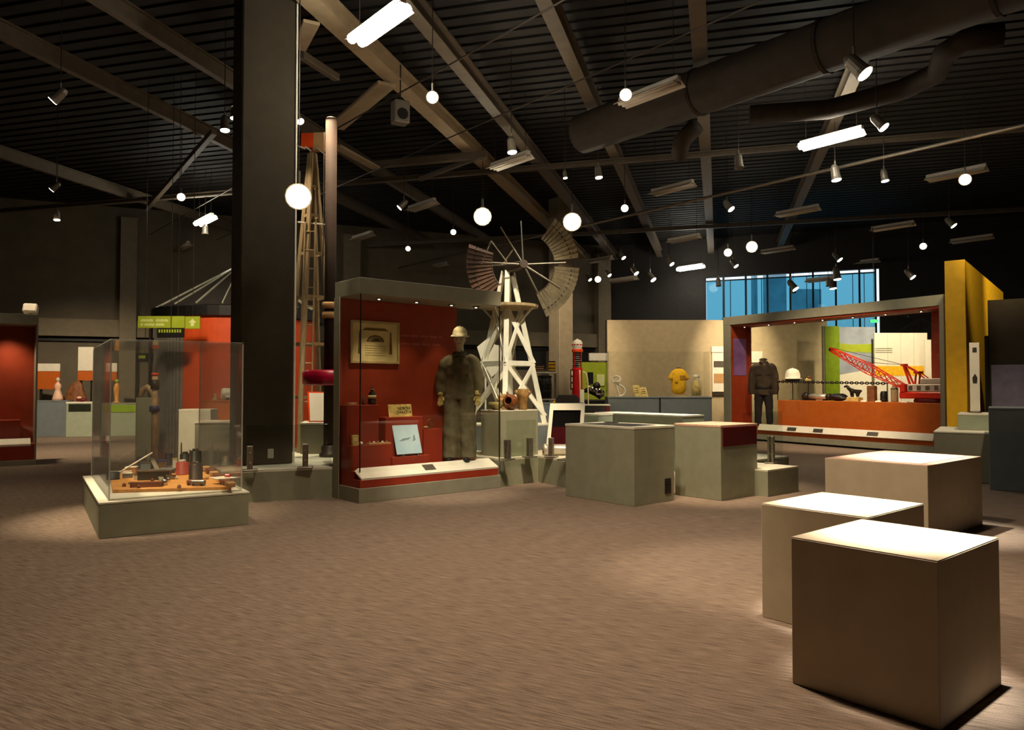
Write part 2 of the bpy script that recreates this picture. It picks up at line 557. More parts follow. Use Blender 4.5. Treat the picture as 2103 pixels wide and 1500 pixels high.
M['ribglass'] = mat('pale roof rib', (206, 206, 180), 0.3, 0.3, var=0.05)
M['terra'] = mat('sand brown stone', (182, 150, 108), 0.7, var=0.15, scale=10)
M['exterior'] = mat('teal grey facade', (110, 140, 150), 0.7, var=0.12, scale=1)
M['silverpipe'] = mat('silver sleeve', (206, 198, 180), 0.3, 0.5, var=0.05)
M['leather'] = mat('brown leather', (126, 78, 46), 0.6, var=0.18, scale=12)
G_CASE = glass('case glass', (0.986, 0.992, 0.982), 0.8)
G_ACR = glass('acrylic sheet', (0.95, 0.955, 0.94), 1.5, 0.035)
G_EDGE = mat('edge light on acrylic', (226, 226, 214), 0.3)
G_EDGE.node_tree.nodes['Principled BSDF'].inputs['Alpha'].default_value = 0.45
G_BAR = glass('barrier glass', (0.90, 0.93, 0.90), 1.3)
G_WIN = glass('blue tinted window film', (0.32, 0.57, 0.66), 0.12)
G_CLR = glass('clear window glass', (0.995, 0.995, 0.995), 0.1)
G_PUMP = glass('ribbed pump glass', (0.75, 0.80, 0.86), 1.2)
E_LAMP = emit('lit halogen lamp', (255, 240, 214), 22)
E_LAMPHOT = emit('lamp facing the room', (255, 240, 206), 70)
E_TUBE = emit('lit fluorescent tube', (255, 252, 232), 30)
E_EXIT = emit('green exit lamp', (60, 255, 120), 2.2)
def carpet():
    m = bpy.data.materials.new('brown striped loop carpet')
    m.use_nodes = True
    t = m.node_tree
    bs = t.nodes['Principled BSDF']
    bs.inputs['Roughness'].default_value = 0.95
    bs.inputs['Specular IOR Level'].default_value = 0.1
    tc = t.nodes.new('ShaderNodeTexCoord')
    def noise(sc, rz, scale, det):
        mp = t.nodes.new('ShaderNodeMapping')
        mp.inputs['Scale'].default_value = sc
        mp.inputs['Rotation'].default_value = (0, 0, rz)
        n = t.nodes.new('ShaderNodeTexNoise')
        n.inputs['Scale'].default_value = scale
        n.inputs['Detail'].default_value = det
        t.links.new(tc.outputs['Object'], mp.inputs[0])
        t.links.new(mp.outputs[0], n.inputs['Vector'])
        return n
    vr = t.nodes.new('ShaderNodeVectorRotate')
    vr.rotation_type = 'Z_AXIS'
    vr.inputs['Angle'].default_value = math.radians(28)
    t.links.new(tc.outputs['Object'], vr.inputs['Vector'])
    class _R:
        outputs = {'Object': vr.outputs[0]}
    tc = _R
    n1 = noise((5.5, 72, 1), 0, 1.15, 2)
    n2 = noise((1, 1, 1), 0, 150, 2)
    n3 = noise((1, 1, 1), 0, 0.7, 2)
    mx = t.nodes.new('ShaderNodeMath')
    mx.operation = 'MULTIPLY_ADD'
    mx.inputs[1].default_value = 0.45
    t.links.new(n2.outputs['Fac'], mx.inputs[0])
    t.links.new(n1.outputs['Fac'], mx.inputs[2])
    rp = t.nodes.new('ShaderNodeValToRGB')
    rp.color_ramp.elements[0].position = 0.46
    rp.color_ramp.elements[0].color = (*lin((92, 78, 66)), 1)
    rp.color_ramp.elements[1].position = 1.0
    rp.color_ramp.elements[1].color = (*lin((152, 132, 115)), 1)
    t.links.new(mx.outputs[0], rp.inputs[0])
    t.links.new(rp.outputs[0], bs.inputs['Base Color'])
    b = t.nodes.new('ShaderNodeBump')
    b.inputs['Strength'].default_value = 0.5
    b.inputs['Distance'].default_value = 0.01
    t.links.new(mx.outputs[0], b.inputs['Height'])
    t.links.new(b.outputs[0], bs.inputs['Normal'])
    return m
M['carpet'] = carpet()
# ---------------------------------------------------------------- room shell
ROOM = [(-22, -5), (24, -5), (24, 23.93), (4.15, 32.33), (-22, 21.76)]
CEIL = 7.6
def struct(name, mb, m, label, parent=None):
    o = mb.build(name, m, parent)
    o['kind'] = 'structure'
    o['label'] = label
    return o
struct('floor', MB().prism(ROOM, -0.2, 0.0), M['carpet'], 'brown striped carpet floor of the gallery')
# corrugated deck
mb = MB()
ang = math.radians(15.5)
U = Vector((math.sin(ang), math.cos(ang), 0))      # along the purlins
V = Vector((math.cos(ang), -math.sin(ang), 0))     # along the deck ribs
def clip(p, d, inset=0.15):
    """part of the line p + t d inside the room"""
    t0, t1 = -1e9, 1e9
    n = len(ROOM)
    for k in range(n):
        a, b = Vector((*ROOM[k], 0)), Vector((*ROOM[(k + 1) % n], 0))
        e = (b - a).normalized()
        nn = Vector((-e.y, e.x, 0))
        f0 = (p - a).dot(nn) - inset
        fd = d.dot(nn)
        if abs(fd) < 1e-6:
            continue
        t = -f0 / fd
        if fd > 0:
            t0 = max(t0, t)
        else:
            t1 = min(t1, t)
    return p + d * t0, p + d * t1
mb.prism(ROOM, CEIL, CEIL + 0.25)
struct('ceiling', mb, M['deck'], 'dark roof deck high above the gallery')
mb = MB()
for k in range(110):
    p = Vector((0, -4 + k * 0.34, 0))
    a, b = clip(p, V, 0.3)
    if (b - a).dot(V) > 0.5:
        mb.bar((a.x, a.y, CEIL - 0.03), (b.x, b.y, CEIL - 0.02), 0.22, 0.03)
o = struct('trim_1', mb, M['deck'], 'pressed ribs of the dark metal roof deck')
def wall(name, a, b, m, label, z0=0.0, z1=CEIL, th=0.25, off=0.0):
    a, b = Vector((*a, 0)), Vector((*b, 0))
    d = (b - a).normalized()
    n = Vector((d.y, -d.x, 0))
    q = (a + b) / 2 + n * (th / 2 + off)
    mb = MB().box((q.x, q.y, (z0 + z1) / 2), ((b - a).length, th, z1 - z0), rz=math.atan2(d.y, d.x))
    return struct(name, mb, m, label)
wall('wall_left', ROOM[4], ROOM[0], M['walldark'], 'dark wall at the far end of the gallery')
wall('wall_front', ROOM[0], ROOM[1], M['walldark'], 'dark wall opposite the exhibits')
wall('wall_right', ROOM[1], ROOM[2], M['walldark'], 'dark side wall beyond the yellow partition')
wall('wall_back', ROOM[3], ROOM[4], M['wallback'], 'dark taupe back wall with a horizontal band')
# band, pilasters on the back wall
A0, A1 = Vector((*ROOM[4], 0)), Vector((*ROOM[3], 0))
bd = (A1 - A0).normalized()
bn = Vector((bd.y, -bd.x, 0))
def on_back(px):
    r = ray(px, 793)
    t = (A0.dot(bn)) / r.dot(bn)
    return (Vector((r.x * t, r.y * t, 0)) - A0).dot(bd)
brot = math.atan2(bd.y, bd.x)
def back_box(s0, s1, z0, z1, dep):
    q = A0 + bd * ((s0 + s1) / 2) + bn * (dep / 2)
    return MB().box((q.x, q.y, (z0 + z1) / 2), (s1 - s0, dep, z1 - z0), 0.01, rz=brot)
L = (A1 - A0).length
struct('trim_2', back_box(0.3, L - 0.4, 3.14, 3.72, 0.30), M['wallband'], 'pale horizontal band along the back wall')
struct('trim_3', back_box(0.3, L - 0.4, 2.98, 3.12, 0.10), M['black'], 'dark rail below the wall band')
for i, (p0, p1) in enumerate([(246, 280), (1130, 1152), (1220, 1246), (700, 735)]):
    struct('trim_%d' % (4 + i), back_box(on_back(p0), on_back(p1), 0.0, CEIL - 0.4, 0.42), M['wallband'],
           'taupe pilaster on the back wall')
for i, (p0, p1) in enumerate([(1176, 1212), (1232, 1246), (1060, 1120)]):
    struct('trim_%d' % (8 + i), back_box(on_back(p0), on_back(p1), 2.2, 2.97, 0.08), M['black'], 'dark recess panel under the wall band')
# ---------------------------------------------------------------- window wall
w0 = Vector((*ROOM[3], 0))
w1 = Vector((*ROOM[2], 0))
wd = (w1 - w0).normalized()
wn = Vector((wd.y, -wd.x, 0))
wn = wn if wn.y < 0 else -wn
wrot = math.atan2(wd.y, wd.x)
def on_win(px):
    r = ray(px, 793)
    t = w0.dot(wn) / r.dot(wn)
    return (Vector((r.x * t, r.y * t, 0)) - w0).dot(wd)
def wbox(mb, s0, s1, z0, z1, o0, o1):
    q = w0 + wd * ((s0 + s1) / 2) + wn * (-(o0 + o1) / 2)
    return mb.box((q.x, q.y, (z0 + z1) / 2), (s1 - s0, abs(o1 - o0), z1 - z0), rz=wrot)
sl, sr = on_win(1450), on_win(1809)
ZS, ZT = 3.4, 5.98
mb = MB()
Lw = (w1 - w0).length
wbox(mb, 0, sl, 0, CEIL, 0.0, 0.25)
wbox(mb, sr, Lw, 0, CEIL, 0.0, 0.25)
wbox(mb, sl, sr, 0, ZS, 0.0, 0.25)
wbox(mb, sl, sr, ZT, CEIL, 0.0, 0.25)
struct('wall_window', mb, M['walldark'], 'dark wall holding the high strip window')
win = thing('window_1', 'high strip window with blue film and black mullions above the orange case', 'window', (0, 0, 0), kind='structure')
ZTR = ZT - 0.13
pxs = [1450, 1487, 1533, 1578, 1625, 1672, 1719, 1768, 1801]
ss = [on_win(p) for p in pxs]
for i in range(8):
    mb = MB(); wbox(mb, ss[i] + 0.03, ss[i + 1] - 0.03, ZS + 0.05, ZTR - 0.03, 0.11, 0.13)
    mb.build('pane', G_WIN, win)
    mb = MB(); wbox(mb, ss[i] + 0.03, ss[i + 1] - 0.03, ZTR + 0.01, ZT - 0.01, 0.11, 0.13)
    mb.build('transom_pane', G_CLR, win)
mb = MB(); wbox(mb, ss[8] + 0.02, sr - 0.02, ZS + 0.05, ZT - 0.02, 0.11, 0.13)
mb.build('pane', G_CLR, win)
for i in range(1, 9):
    mb = MB(); wbox(mb, ss[i] - 0.035, ss[i] + 0.035, ZS, ZT, 0.03, 0.2)
    mb.build('mullion', M['black'], win)
for i in (1, 2, 4, 5, 6, 7):
    s = ss[i] + (ss[i + 1] - ss[i]) * (0.30 if i % 2 else 0.72)
    mb = MB(); wbox(mb, s - 0.012, s + 0.012, ZS + 0.05, ZTR - 0.03, 0.14, 0.2)
    mb.build('glazing_bar', M['black'], win)
mb = MB(); wbox(mb, sl, ss[8], ZTR - 0.03, ZTR + 0.01, 0.05, 0.2)
mb.build('transom', M['black'], win)
mb = MB(); wbox(mb, sl, sr, ZS, ZS + 0.05, 0.02, 0.22)
mb.build('sill', M['black'], win)
# what stands outside the window
def outside(px, wpx, d, z0, z1, m, name, label):
    q = D(px, 700, d)
    wdt = wpx / F_PX * d
    mb = MB().box((q.x, d, (z0 + z1) / 2), (wdt, 0.6, z1 - z0), 0.03)
    return tag(mb.build(name, m), label, 'building part', kind='structure')
outside(1592, 42, 46, -1, 9.6, M['exterior'], 'pillar', 'wide outdoor pillar behind the middle panes')
outside(1550, 7, 44, -1, 8.6, M['exterior'], 'pillar', 'slim outdoor pillar behind the third pane')
outside(1655, 60, 60, -1, 9.3, M['exterior'], 'facade', 'teal outdoor facade behind the right panes')
outside(1515, 60, 60, -1, 7.0, M['exterior'], 'facade', 'low outdoor facade behind the left panes')

# ---------------------------------------------------------------- columns
def column(px0, px1, d, rot, base_z, side, label):
    q = D((px0 + px1) / 2, 793, d)
    t = thing('column', label, 'column', (q.x, q.y, base_z), rot, kind='structure')
    MB().span((-side / 2, -side / 2, 0), (side / 2, side / 2, CEIL - base_z), 0.02).build('shaft', M['column'], t)
    return t
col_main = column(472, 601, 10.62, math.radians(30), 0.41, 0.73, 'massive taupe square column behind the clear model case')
MB().cyl((0.372, -0.385, 0.01), (0.372, -0.385, CEIL - 0.41), 0.013, n=8).build('conduit', M['white'], col_main)  # added white rod imitates the lamplit right edge of the column
q = D(566, 930, 10.2)
MB().span((0.02, -0.375, 0.09), (0.10, -0.363, 0.22), 0.003).build('wall_socket', M['fixture'], col_main)
q = D(1152, 793, 24)
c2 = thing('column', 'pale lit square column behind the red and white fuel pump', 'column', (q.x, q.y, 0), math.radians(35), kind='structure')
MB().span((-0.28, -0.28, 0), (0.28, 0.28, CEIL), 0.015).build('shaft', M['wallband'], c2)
q = D(1182, 790, 23.4)
sw = thing('switch_panel', 'three white switch plates in a column left of the fuel pump', 'switch panel', (q.x - 0.06, q.y, 1.4), math.radians(35))
for k in range(3):
    MB().span((-0.09, -0.03, 0.02 + k * 0.2), (0.09, 0.0, 0.17 + k * 0.2), 0.01).build('switch_plate', M['white'], sw)
MB().span((-0.12, 0.0, -0.02), (0.12, 0.03, 0.62), 0.01).build('back_plate', M['column'], sw)
# ---------------------------------------------------------------- roof beams
def ibeam(a, b, w, h, z, m, label, name='roof_beam'):
    d = (b - a)
    ln = d.length
    t = MB()
    t.span((-w / 2, 0, 0), (w / 2, ln, 0.03))
    t.span((-w / 2, 0, h - 0.03), (w / 2, ln, h))
    t.span((-0.012, 0, 0.03), (0.012, ln, h - 0.03))
    o = t.build(name, m)
    o.location = (a.x, a.y, z)
    o.rotation_euler = (0, 0, math.atan2(d.y, d.x) - math.pi / 2)
    return tag(o, label, 'beam', kind='structure')
BZ = 6.9
for (px, py, w_, lab) in [(700, 66, 0.30, 'broad tan roof beam running behind the largest lit ceiling lamp'),
                         (240, 34, 0.13, 'dark roof beam crossing the upper left corner'),
                         (250, 200, 0.13, 'long roof beam left of the main column'),
                         (200, 388, 0.11, 'far roof beam above the grain bin'),
                         (940, 140, 0.22, 'dim roof beam between the windmill and the lit ceiling lamp'),
                         (1165, 110, 0.22, 'roof beam above the bright right hand lamp'),
                         (1436, 90, 0.24, 'roof beam right of the unlit ceiling strip light'),
                         (1800, 60, 0.22, 'roof beam in the upper right corner')]:
    p = P(px, py, BZ)
    a, b = clip(Vector((p.x, p.y, 0)), U, 0.35)
    ibeam(a, b, w_, 0.30, BZ, M['litbeam'] if px == 700 else M['beam'], lab)
for (px, py, lab) in [(1010, 357, 'long roof girder crossing behind the windmill'), (1300, 478, 'distant roof girder in front of the strip window')]:
    p = P(px, py, BZ - 0.14)
    a, b = clip(Vector((p.x, p.y, 0)), V, 0.35)
    ibeam(a, b, 0.12, 0.12, BZ - 0.14, M['beam'], lab)
def strut(p0, p1, w_, lab, h=None, name='roof_brace', m=None):
    a, b = P(p0[0], p0[1], p0[2]), P(p1[0], p1[1], p1[2])
    o = MB().bar(a, b, w_, h or w_, 0.008).build(name, m or M['beam'])
    return tag(o, lab, 'brace', kind='structure')
strut((640, 45, 6.75), (612, 100, 6.75), 0.24, 'tan roof brace at the top right of the main column', 0.05, m=M['litbeam'])
strut((618, 112, 6.8), (692, 160, 6.8), 0.12, 'dim roof brace right of the main column')
strut((795, 172, 6.8), (690, 262, 6.8), 0.34, 'wide tan roof brace left of the long beam', 0.06, m=M['litbeam'])
strut((690, 300, 6.6), (772, 345, 6.6), 0.24, 'short tan roof brace beside the dark pole', 0.05, m=M['litbeam'])
strut((985, 322, 6.7), (862, 368, 6.7), 0.10, 'thin roof brace below the long tan beam')
strut((440, 270, 6.75), (300, 430, 6.75), 0.12, 'dim roof brace left of the main column')
strut((760, 340, 6.75), (1000, 318, 6.75), 0.16, 'faint roof brace above the girder')
# ducts along the exhibit grid
def duct(pts, r, lab, name='duct', rings=True):
    pts = [Vector(p) for p in pts]
    t = thing(name, lab, 'duct', pts[0])
    MB().tube([p - pts[0] for p in pts], r, 18).build('pipe', M['duct'], t, True)
    if rings:
        ln = (pts[-1] - pts[0]).length
        for k in range(1, int(ln / 2.2)):
            q = (pts[-1] - pts[0]) * (k * 2.2 / ln)
            dd = (pts[-1] - pts[0]).normalized()
            MB().cyl(q - dd * 0.03, q + dd * 0.03, r * 1.05, n=18).build('joint_ring', M['duct'], t)
    return t
Bx = axes(TH)[1]
p = P(1650, 112, 6.45)
a, b = clip(Vector((p.x, p.y, 0)), Bx, 0.6)
b = Vector((p.x, p.y, 0)) + Bx * 4.6
duct([(a.x, a.y, 6.45), (b.x, b.y, 6.45)], 0.38, 'large round duct running down from the upper right corner')
duct([P(2060, 70, 6.5), P(1985, 82, 6.5), P(1940, 110, 6.5), P(1925, 150, 6.45), P(1850, 185, 6.4), P(1700, 225, 6.4), P(1540, 236, 6.4)], 0.17, 'bent flexible duct left of the right hand lamps', rings=False)
duct([P(1430, 258, 6.5), P(1400, 290, 6.3), P(1395, 318, 6.15)], 0.17, 'drooping duct outlet under the large round duct', rings=False)
for (px, py, z, rr, lab) in [(1010, 84, 6.6, 0.014, 'thin ceiling conduit above the windmill'),
                             (1500, 30, 6.6, 0.014, 'thin ceiling conduit right of the tallest roof beam'),
                             (1845, 316, 6.0, 0.035, 'lit lighting rail above the right hand spotlights'),
                             (1640, 580, 6.1, 0.03, 'thin rail crossing in front of the blue window'),
                             (1600, 596, 5.9, 0.03, 'lower thin rail crossing in front of the blue window')]:
    p = P(px, py, z)
    a, b = clip(Vector((p.x, p.y, 0)), Bx, 0.6)
    t = MB().cyl((a.x, a.y, z), (b.x, b.y, z), rr, n=8).build('conduit', M['steel'] if rr > .03 else M['darkmetal'])
    tag(t, lab, 'conduit', kind='structure')
# ---------------------------------------------------------------- ceiling strip lights (unlit and lit)
ZF = 6.2
def strip(px, py, lab, lit=False, z=ZF, dz=None):
    z = 5.2 if py > 565 and not lit else z
    p = P(px, py, z)
    t = thing('lit_strip_light' if lit else 'strip_light', lab, 'ceiling light', p, TH + math.pi / 2,
              'lit ceiling strip lights' if lit else 'unlit ceiling strip lights')
    MB().span((-0.61, -0.05, 0.05), (0.61, 0.05, 0.13), 0.01).build('spine', M['fixture'], t)
    mb = MB()
    for s in (-1, 1):
        mb.hexa([(-0.61, s * 0.05, 0.05), (0.61, s * 0.05, 0.05), (0.61, s * 0.055, 0.06), (-0.61, s * 0.055, 0.06)],
                [(-0.61, s * 0.16, -0.02), (0.61, s * 0.16, -0.02), (0.61, s * 0.17, -0.015), (-0.61, s * 0.17, -0.015)])
    mb.build('reflector', M['fixture'], t)
    for s in (-1, 1):
        MB().cyl((-0.59, s * (0.075 if lit else 0.05), 0.01), (0.59, s * (0.075 if lit else 0.05), 0.01), 0.03 if not lit else 0.068, n=10).build('tube', E_TUBE if lit else M['fixture'], t, True)  # lit tubes fattened to imitate bloom
    for s in (-1, 1):
        MB().cyl((s * 0.5, 0, 0.13), (s * 0.5, 0, CEIL - z), 0.006, n=5).build('hanger', M['darkmetal'], t)
    return t
for px, py, lab in [(1332, 195, 'unlit strip light beside a spotlight below the large duct'),
                    (1380, 390, 'unlit strip light left of the lit lamp over the beige partition'),
                    (1047, 335, 'unlit strip light at the end of the long tan beam'),
                    (866, 425, 'unlit strip light beside the small spotlight above the red case'),
                    (744, 488, 'unlit strip light above the left end of the red case roof'),
                    (898, 548, 'unlit strip light just above the red case roof'),
                    (1404, 493, 'unlit strip light above the small lit strip light'),
                    (1637, 437, 'unlit strip light midway over the blue window'),
                    (1833, 468, 'unlit strip light over the right end of the window'),
                    (1963, 360, 'unlit strip light behind the round spotlight on the right'),
                    (1995, 494, 'unlit strip light above the yellow partition'),
                    (1890, 548, 'unlit strip light right of the window'),
                    (1596, 516, 'unlit strip light beside the bright pair above the window'),
                    (1232, 536, 'unlit strip light right of the windmill wheel'),
                    (1772, 541, 'unlit strip light just above the window corner'),
                    (375, 508, 'unlit strip light seen end on above the grain bin'),
                    (1280, 577, 'unlit strip light above the beige partition edge'),
                    (1690, 576, 'unlit strip light hanging in front of the blue window')]:
    strip(px, py, lab)
for px, py, lab, e in [(777, 52, 'largest lit strip light at the top beside the main column', 260),
                    (1706, 288, 'long lit strip light on the right under the bent duct', 220),
                    (1418, 551, 'small distant lit strip light left of the window', 160),
                    (421, 454, 'round looking lit strip light left of the main column', 150)]:
    strip(px, py, lab, True)
    p = P(px, py, ZF - 0.25)
    point(p, e * (0.38 if px == 777 else 0.4), (1.0, 0.93, 0.78), 0.2)
# ---------------------------------------------------------------- track spotlights
def spotlight(px, py, z, aim, lab, r=0.055, em=None, lit=True, stem=True):
    """lamp face at pixel px,py and height z; aim = direction it shines"""
    p = P(px, py, z)
    v = Vector(aim).normalized()
    t = thing('spotlight', lab, 'spotlight', p, 0, 'track spotlights')
    q = v.to_track_quat('Z', 'Y').to_matrix()
    L_ = r * 3.4
    mb = MB().lathe([(r * 0.5, -L_), (r * 0.85, -L_ * 0.8), (r * 0.95, -L_ * 0.2), (r * 1.12, 0.0), (r * 1.0, 0.0), (r * 0.9, -L_ * 0.06)], 14, rot=q)
    mb.build('housing', M['can'], t, False)
    if lit:
        MB().cyl(v * (-L_ * 0.05), v * (r * 0.1), r * 0.92, n=14).build('lamp', em or E_LAMP, t)
    b = -v * (L_ * 0.6)
    MB().tube([b + Vector((0, 0, r * 0.9)), b + Vector((0, 0, r * 2.2))], r * 0.18, 6).build('yoke', M['can'], t)
    MB().cyl(b + Vector((0, 0, r * 2.2)), (b.x, b.y, CEIL - z), 0.008, n=5).build('drop_rod', M['darkmetal'], t)
    return t
DOWN = (0.1, -0.25, -1)
def toward(px, py, z, k=0.35):
    p = P(px, py, z)
    v = Vector((0, 0, EYE)) - p
    v.z *= (1 + k)
    return v
for px, py, kind, r, lab in [
    (108, 207, 'L', .075, 'tilted spotlight in the upper left of the hall'),
    (117, 452, 'D', .075, 'flat looking spotlight above the far left counters'),
    (106, 390, 'L', .065, 'slanted spotlight below the upper left one'),
    (372, 405, 'T', .085, 'round spotlight left of the round looking strip light'),
    (462, 268, 'D', .075, 'cone shaped spotlight against the left of the main column'),
    (481, 243, 'D', .06, 'small spotlight touching the edge of the main column'),
    (617, 250, 'R', .06, 'spotlight peeping from the right edge of the main column'),
    (888, 200, 'T', .085, 'round spotlight hanging right of the long tan beam'),
    (1052, 313, 'D', .085, 'oval spotlight over the end of the long tan beam'),
    (1285, 195, 'T', .085, 'round spotlight at the left end of a strip light'),
    (931, 477, 'T', .075, 'spotlight left of the windmill and its bright lamp'),
    (838, 511, 'T', .075, 'spotlight over the middle of the red case roof'),
    (820, 427, 'L', .075, 'small tilted spotlight left of a strip light over the red case'),
    (1283, 428, 'T', .085, 'plain round spotlight right of the two bright lamps'),
    (1230, 365, 'D', .075, 'spotlight just under the long roof girder'),
    (1161, 366, 'D', .045, 'tiny spotlight left of the one under the girder'),
    (1777, 152, 'R', .11, 'large tilted spotlight near the bent duct'),
    (1816, 262, 'R', .085, 'spotlight with a lit side right of the long lit strip'),
    (1718, 370, 'D', .095, 'bell shaped spotlight below the long lit strip'),
    (1818, 372, 'D', .075, 'dim spotlight hanging below the lit lighting rail'),
    (1982, 369, 'T', .11, 'large round spotlight above the yellow partition'),
    (1502, 430, 'R', .085, 'thin tilted spotlight left of the long lit strip'),
    (1959, 464, 'R', .085, 'small spotlight above the yellow partition'),
    (1896, 506, 'T', .095, 'oval spotlight left of the yellow partition'),
    (1875, 570, 'R', .10, 'low spotlight between the window and the yellow partition'),
    (1725, 534, 'R', .10, 'spotlight left of a strip light over the window corner'),
    (1544, 507, 'T', .16, 'brightest spotlight above the blue window'),
    (1495, 519, 'T', .12, 'round spotlight left of the brightest one over the window'),
    (1512, 547, 'R', .09, 'small slanted spotlight over the left of the window'),
    (1380, 543, 'R', .09, 'spotlight left of the small lit strip light'),
    (1342, 575, 'R', .12, 'tilted spotlight above the beige partition'),
    (1307, 562, 'R', .10, 'small spotlight left of the tilted one over the partition'),
    (1281, 530, 'R', .08, 'faint spotlight right of the windmill wheel'),
    (1228, 574, 'T', .12, 'bright round spotlight in a row right of the windmill wheel'),
    (1212, 575, 'R', .08, 'small spotlight left in the row by the windmill wheel'),
    (1252, 566, 'R', .08, 'slim spotlight right in the row by the windmill wheel'),
    (1178, 586, 'D', .09, 'low spotlight at the edge of the pale lit column'),
    (1634, 594, 'R', .12, 'spotlight in front of the middle of the window'),
    (1711, 593, 'D', .12, 'spotlight in front of the right part of the window'),
    (1720, 574, 'D', .12, 'upper spotlight in front of the right part of the window')]:
    ZS_ = 4.9 if py > 565 and px > 1400 else 5.7
    v = {'T': toward(px, py, ZS_), 'D': (0.1, -0.12, -1), 'L': (-0.75, -0.1, -0.75), 'R': (0.55, -0.45, -0.9)}[kind]
    spotlight(px, py, ZS_, v, lab, r)
for px, py, lab in [(1476, 588, 'dark unlit spotlight in front of the left window pane'),
                    (1630, 602, 'dark unlit spotlight below another in front of the window'),
                    (1702, 588, 'dark unlit spotlight left of a lit one before the window'),
                    (1518, 345, 'grey unlit spotlight under the large duct'),
                    (421, 640 - 158, 'grey unlit spotlight under the round looking strip light')]:
    spotlight(px, py, 4.9 if py > 565 else 5.7, (0.05, -0.1, -1), lab, 0.085, lit=False)
for px, py, r, lab in [(613, 404, .15, 'dazzling lamp at the right edge of the main column'),
                       (991, 445, .19, 'dazzling lamp above the left of the windmill wheel'),
                       (1175, 456, .20, 'dazzling lamp above the right of the windmill wheel')]:
    z = 3.9 if px < 700 else 5.4
    spotlight(px, py, z, toward(px, py, z, 0.0), lab, r, E_LAMPHOT)  # lamp faces widened to imitate the glare around them
# loudspeaker box
p = D(822, 232, 13)
t = thing('loudspeaker', 'grey hanging loudspeaker box left of the round spotlight', 'loudspeaker', p, 0.5)
MB().span((-0.14, -0.12, -0.2), (0.14, 0.12, 0.2), 0.02).build('cabinet', M['can'], t)
MB().cyl((0, -0.12, -0.05), (0, -0.135, -0.05), 0.10, n=16).build('grille', M['black'], t)
MB().cyl((0, 0, 0.2), (0, 0, CEIL - p.z), 0.012, n=6).build('hanger', M['darkmetal'], t)
# ================================================================ foreground cubes
def cube(px, top_px, z, sa, sb, lab, mat_, corner, th=TH, gap=0.0):
    """corner = (ca, cb): which local corner the pixel marks (0/1 of each side)"""
    p = P(px, top_px, z)
    A, B = axes(th)
    o = p - A * (corner[0] * sa) - B * (corner[1] * sb)
    t = thing('display_plinth', lab, 'display plinth', (o.x, o.y, 0), th, 'low square plinths on the carpet')
    MB().span((0, 0, 0), (sa, sb, z - 0.003), 0.004).build('body', mat_, t)
    return t, sa, sb
t, sa, sb = cube(1926, 1153, 0.735, 0.78, 0.69, 'nearest cream cube plinth, dark sided with a bright top', M['cube'], (0, 0))
MB().span((0.002, 0.002, 0.732), (sa - 0.002, sb - 0.002, 0.735)).build('top_panel', M['cube'], t)
t, sa, sb = cube(1563, 1034, 0.735, 0.80, 0.69, 'cream cube plinth touching corners behind the nearest one', M['cube'], (0, 1))
MB().span((0.002, 0.002, 0.732), (sa - 0.002, sb - 0.002, 0.735)).build('top_panel', M['cube'], t)
t, sa, sb = cube(1905, 957, 0.735, 1.45, 1.02, 'farthest cream plinth with a pink bordered white top', M['cube'], (0, 0))
MB().span((0.002, 0.002, 0.732), (sa - 0.002, sb - 0.002, 0.735)).build('top_panel', M['pink_top'], t)
MB().span((0.12, 0.10, 0.7352), (sa - 0.16, sb - 0.42, 0.741), 0.002).build('white_inset', M['white'], t)
# ================================================================ island of plinths
A, B = axes(TH)
def plinth_at(px, py, z, sa, sb, lab, m, top, cat='display plinth', name='display_plinth', grp='grey plinth island', th=TH, corner=(0, 0), d=None, z0=0.0):
    p = P(px, py, z) if d is None else Vector((D(px, py, d).x, d, z))
    A, B = axes(th)
    o = p - A * (corner[0] * sa) - B * (corner[1] * sb)
    t = thing(name, lab, cat, (o.x, o.y, z0), th, grp)
    z = z - z0
    MB().span((0, 0, 0), (sa, sb, z - 0.03), 0.004).build('body', m, t)
    MB().span((-0.004, -0.004, z - 0.03), (sa + 0.004, sb + 0.004, z), 0.003).build('top_panel', top, t)
    return t
t = plinth_at(1302, 878, 0.985, 0.80, 1.22, 'dark sided grey plinth with a black screen set in its top', M['plinth'], M['plinth_top'])
MB().span((0.10, 0.16, 0.9851), (0.62, 1.00, 0.990), 0.002).build('screen', M['black'], t)
MB().span((0.66, 0.90, 0.9851), (0.73, 1.12, 0.993), 0.002).build('control_strip', M['black'], t)
MB().span((0.60, -0.012, 0.10), (0.72, 0.001, 0.30), 0.004).build('vent_grille', M['black'], t)
for k in range(5):
    MB().span((0.61, -0.016, 0.12 + k * 0.035), (0.71, -0.011, 0.135 + k * 0.035)).build('vent_slat', M['darkmetal'], t)
t = plinth_at(1480, 874, 0.985, 0.86, 0.74, 'pale grey plinth with a maroon panel on its front', M['plinth'], M['pink_top'])
MB().span((0.035, -0.012, 0.70), (0.835, 0.001, 0.955), 0.003).build('maroon_panel', M['darkred'], t)
plinth_at(1402, 853, 0.985, 0.62, 2.1, 'long pale plinth behind the island with a bright top', M['greygreen'], M['plinth_top'], d=13.0)
plinth_at(1229, 852, 0.99, 0.5, 0.9, 'short pale plinth left of the long bright topped one', M['greygreen'], M['plinth_top'], d=13.4, th=TH + 0.2)
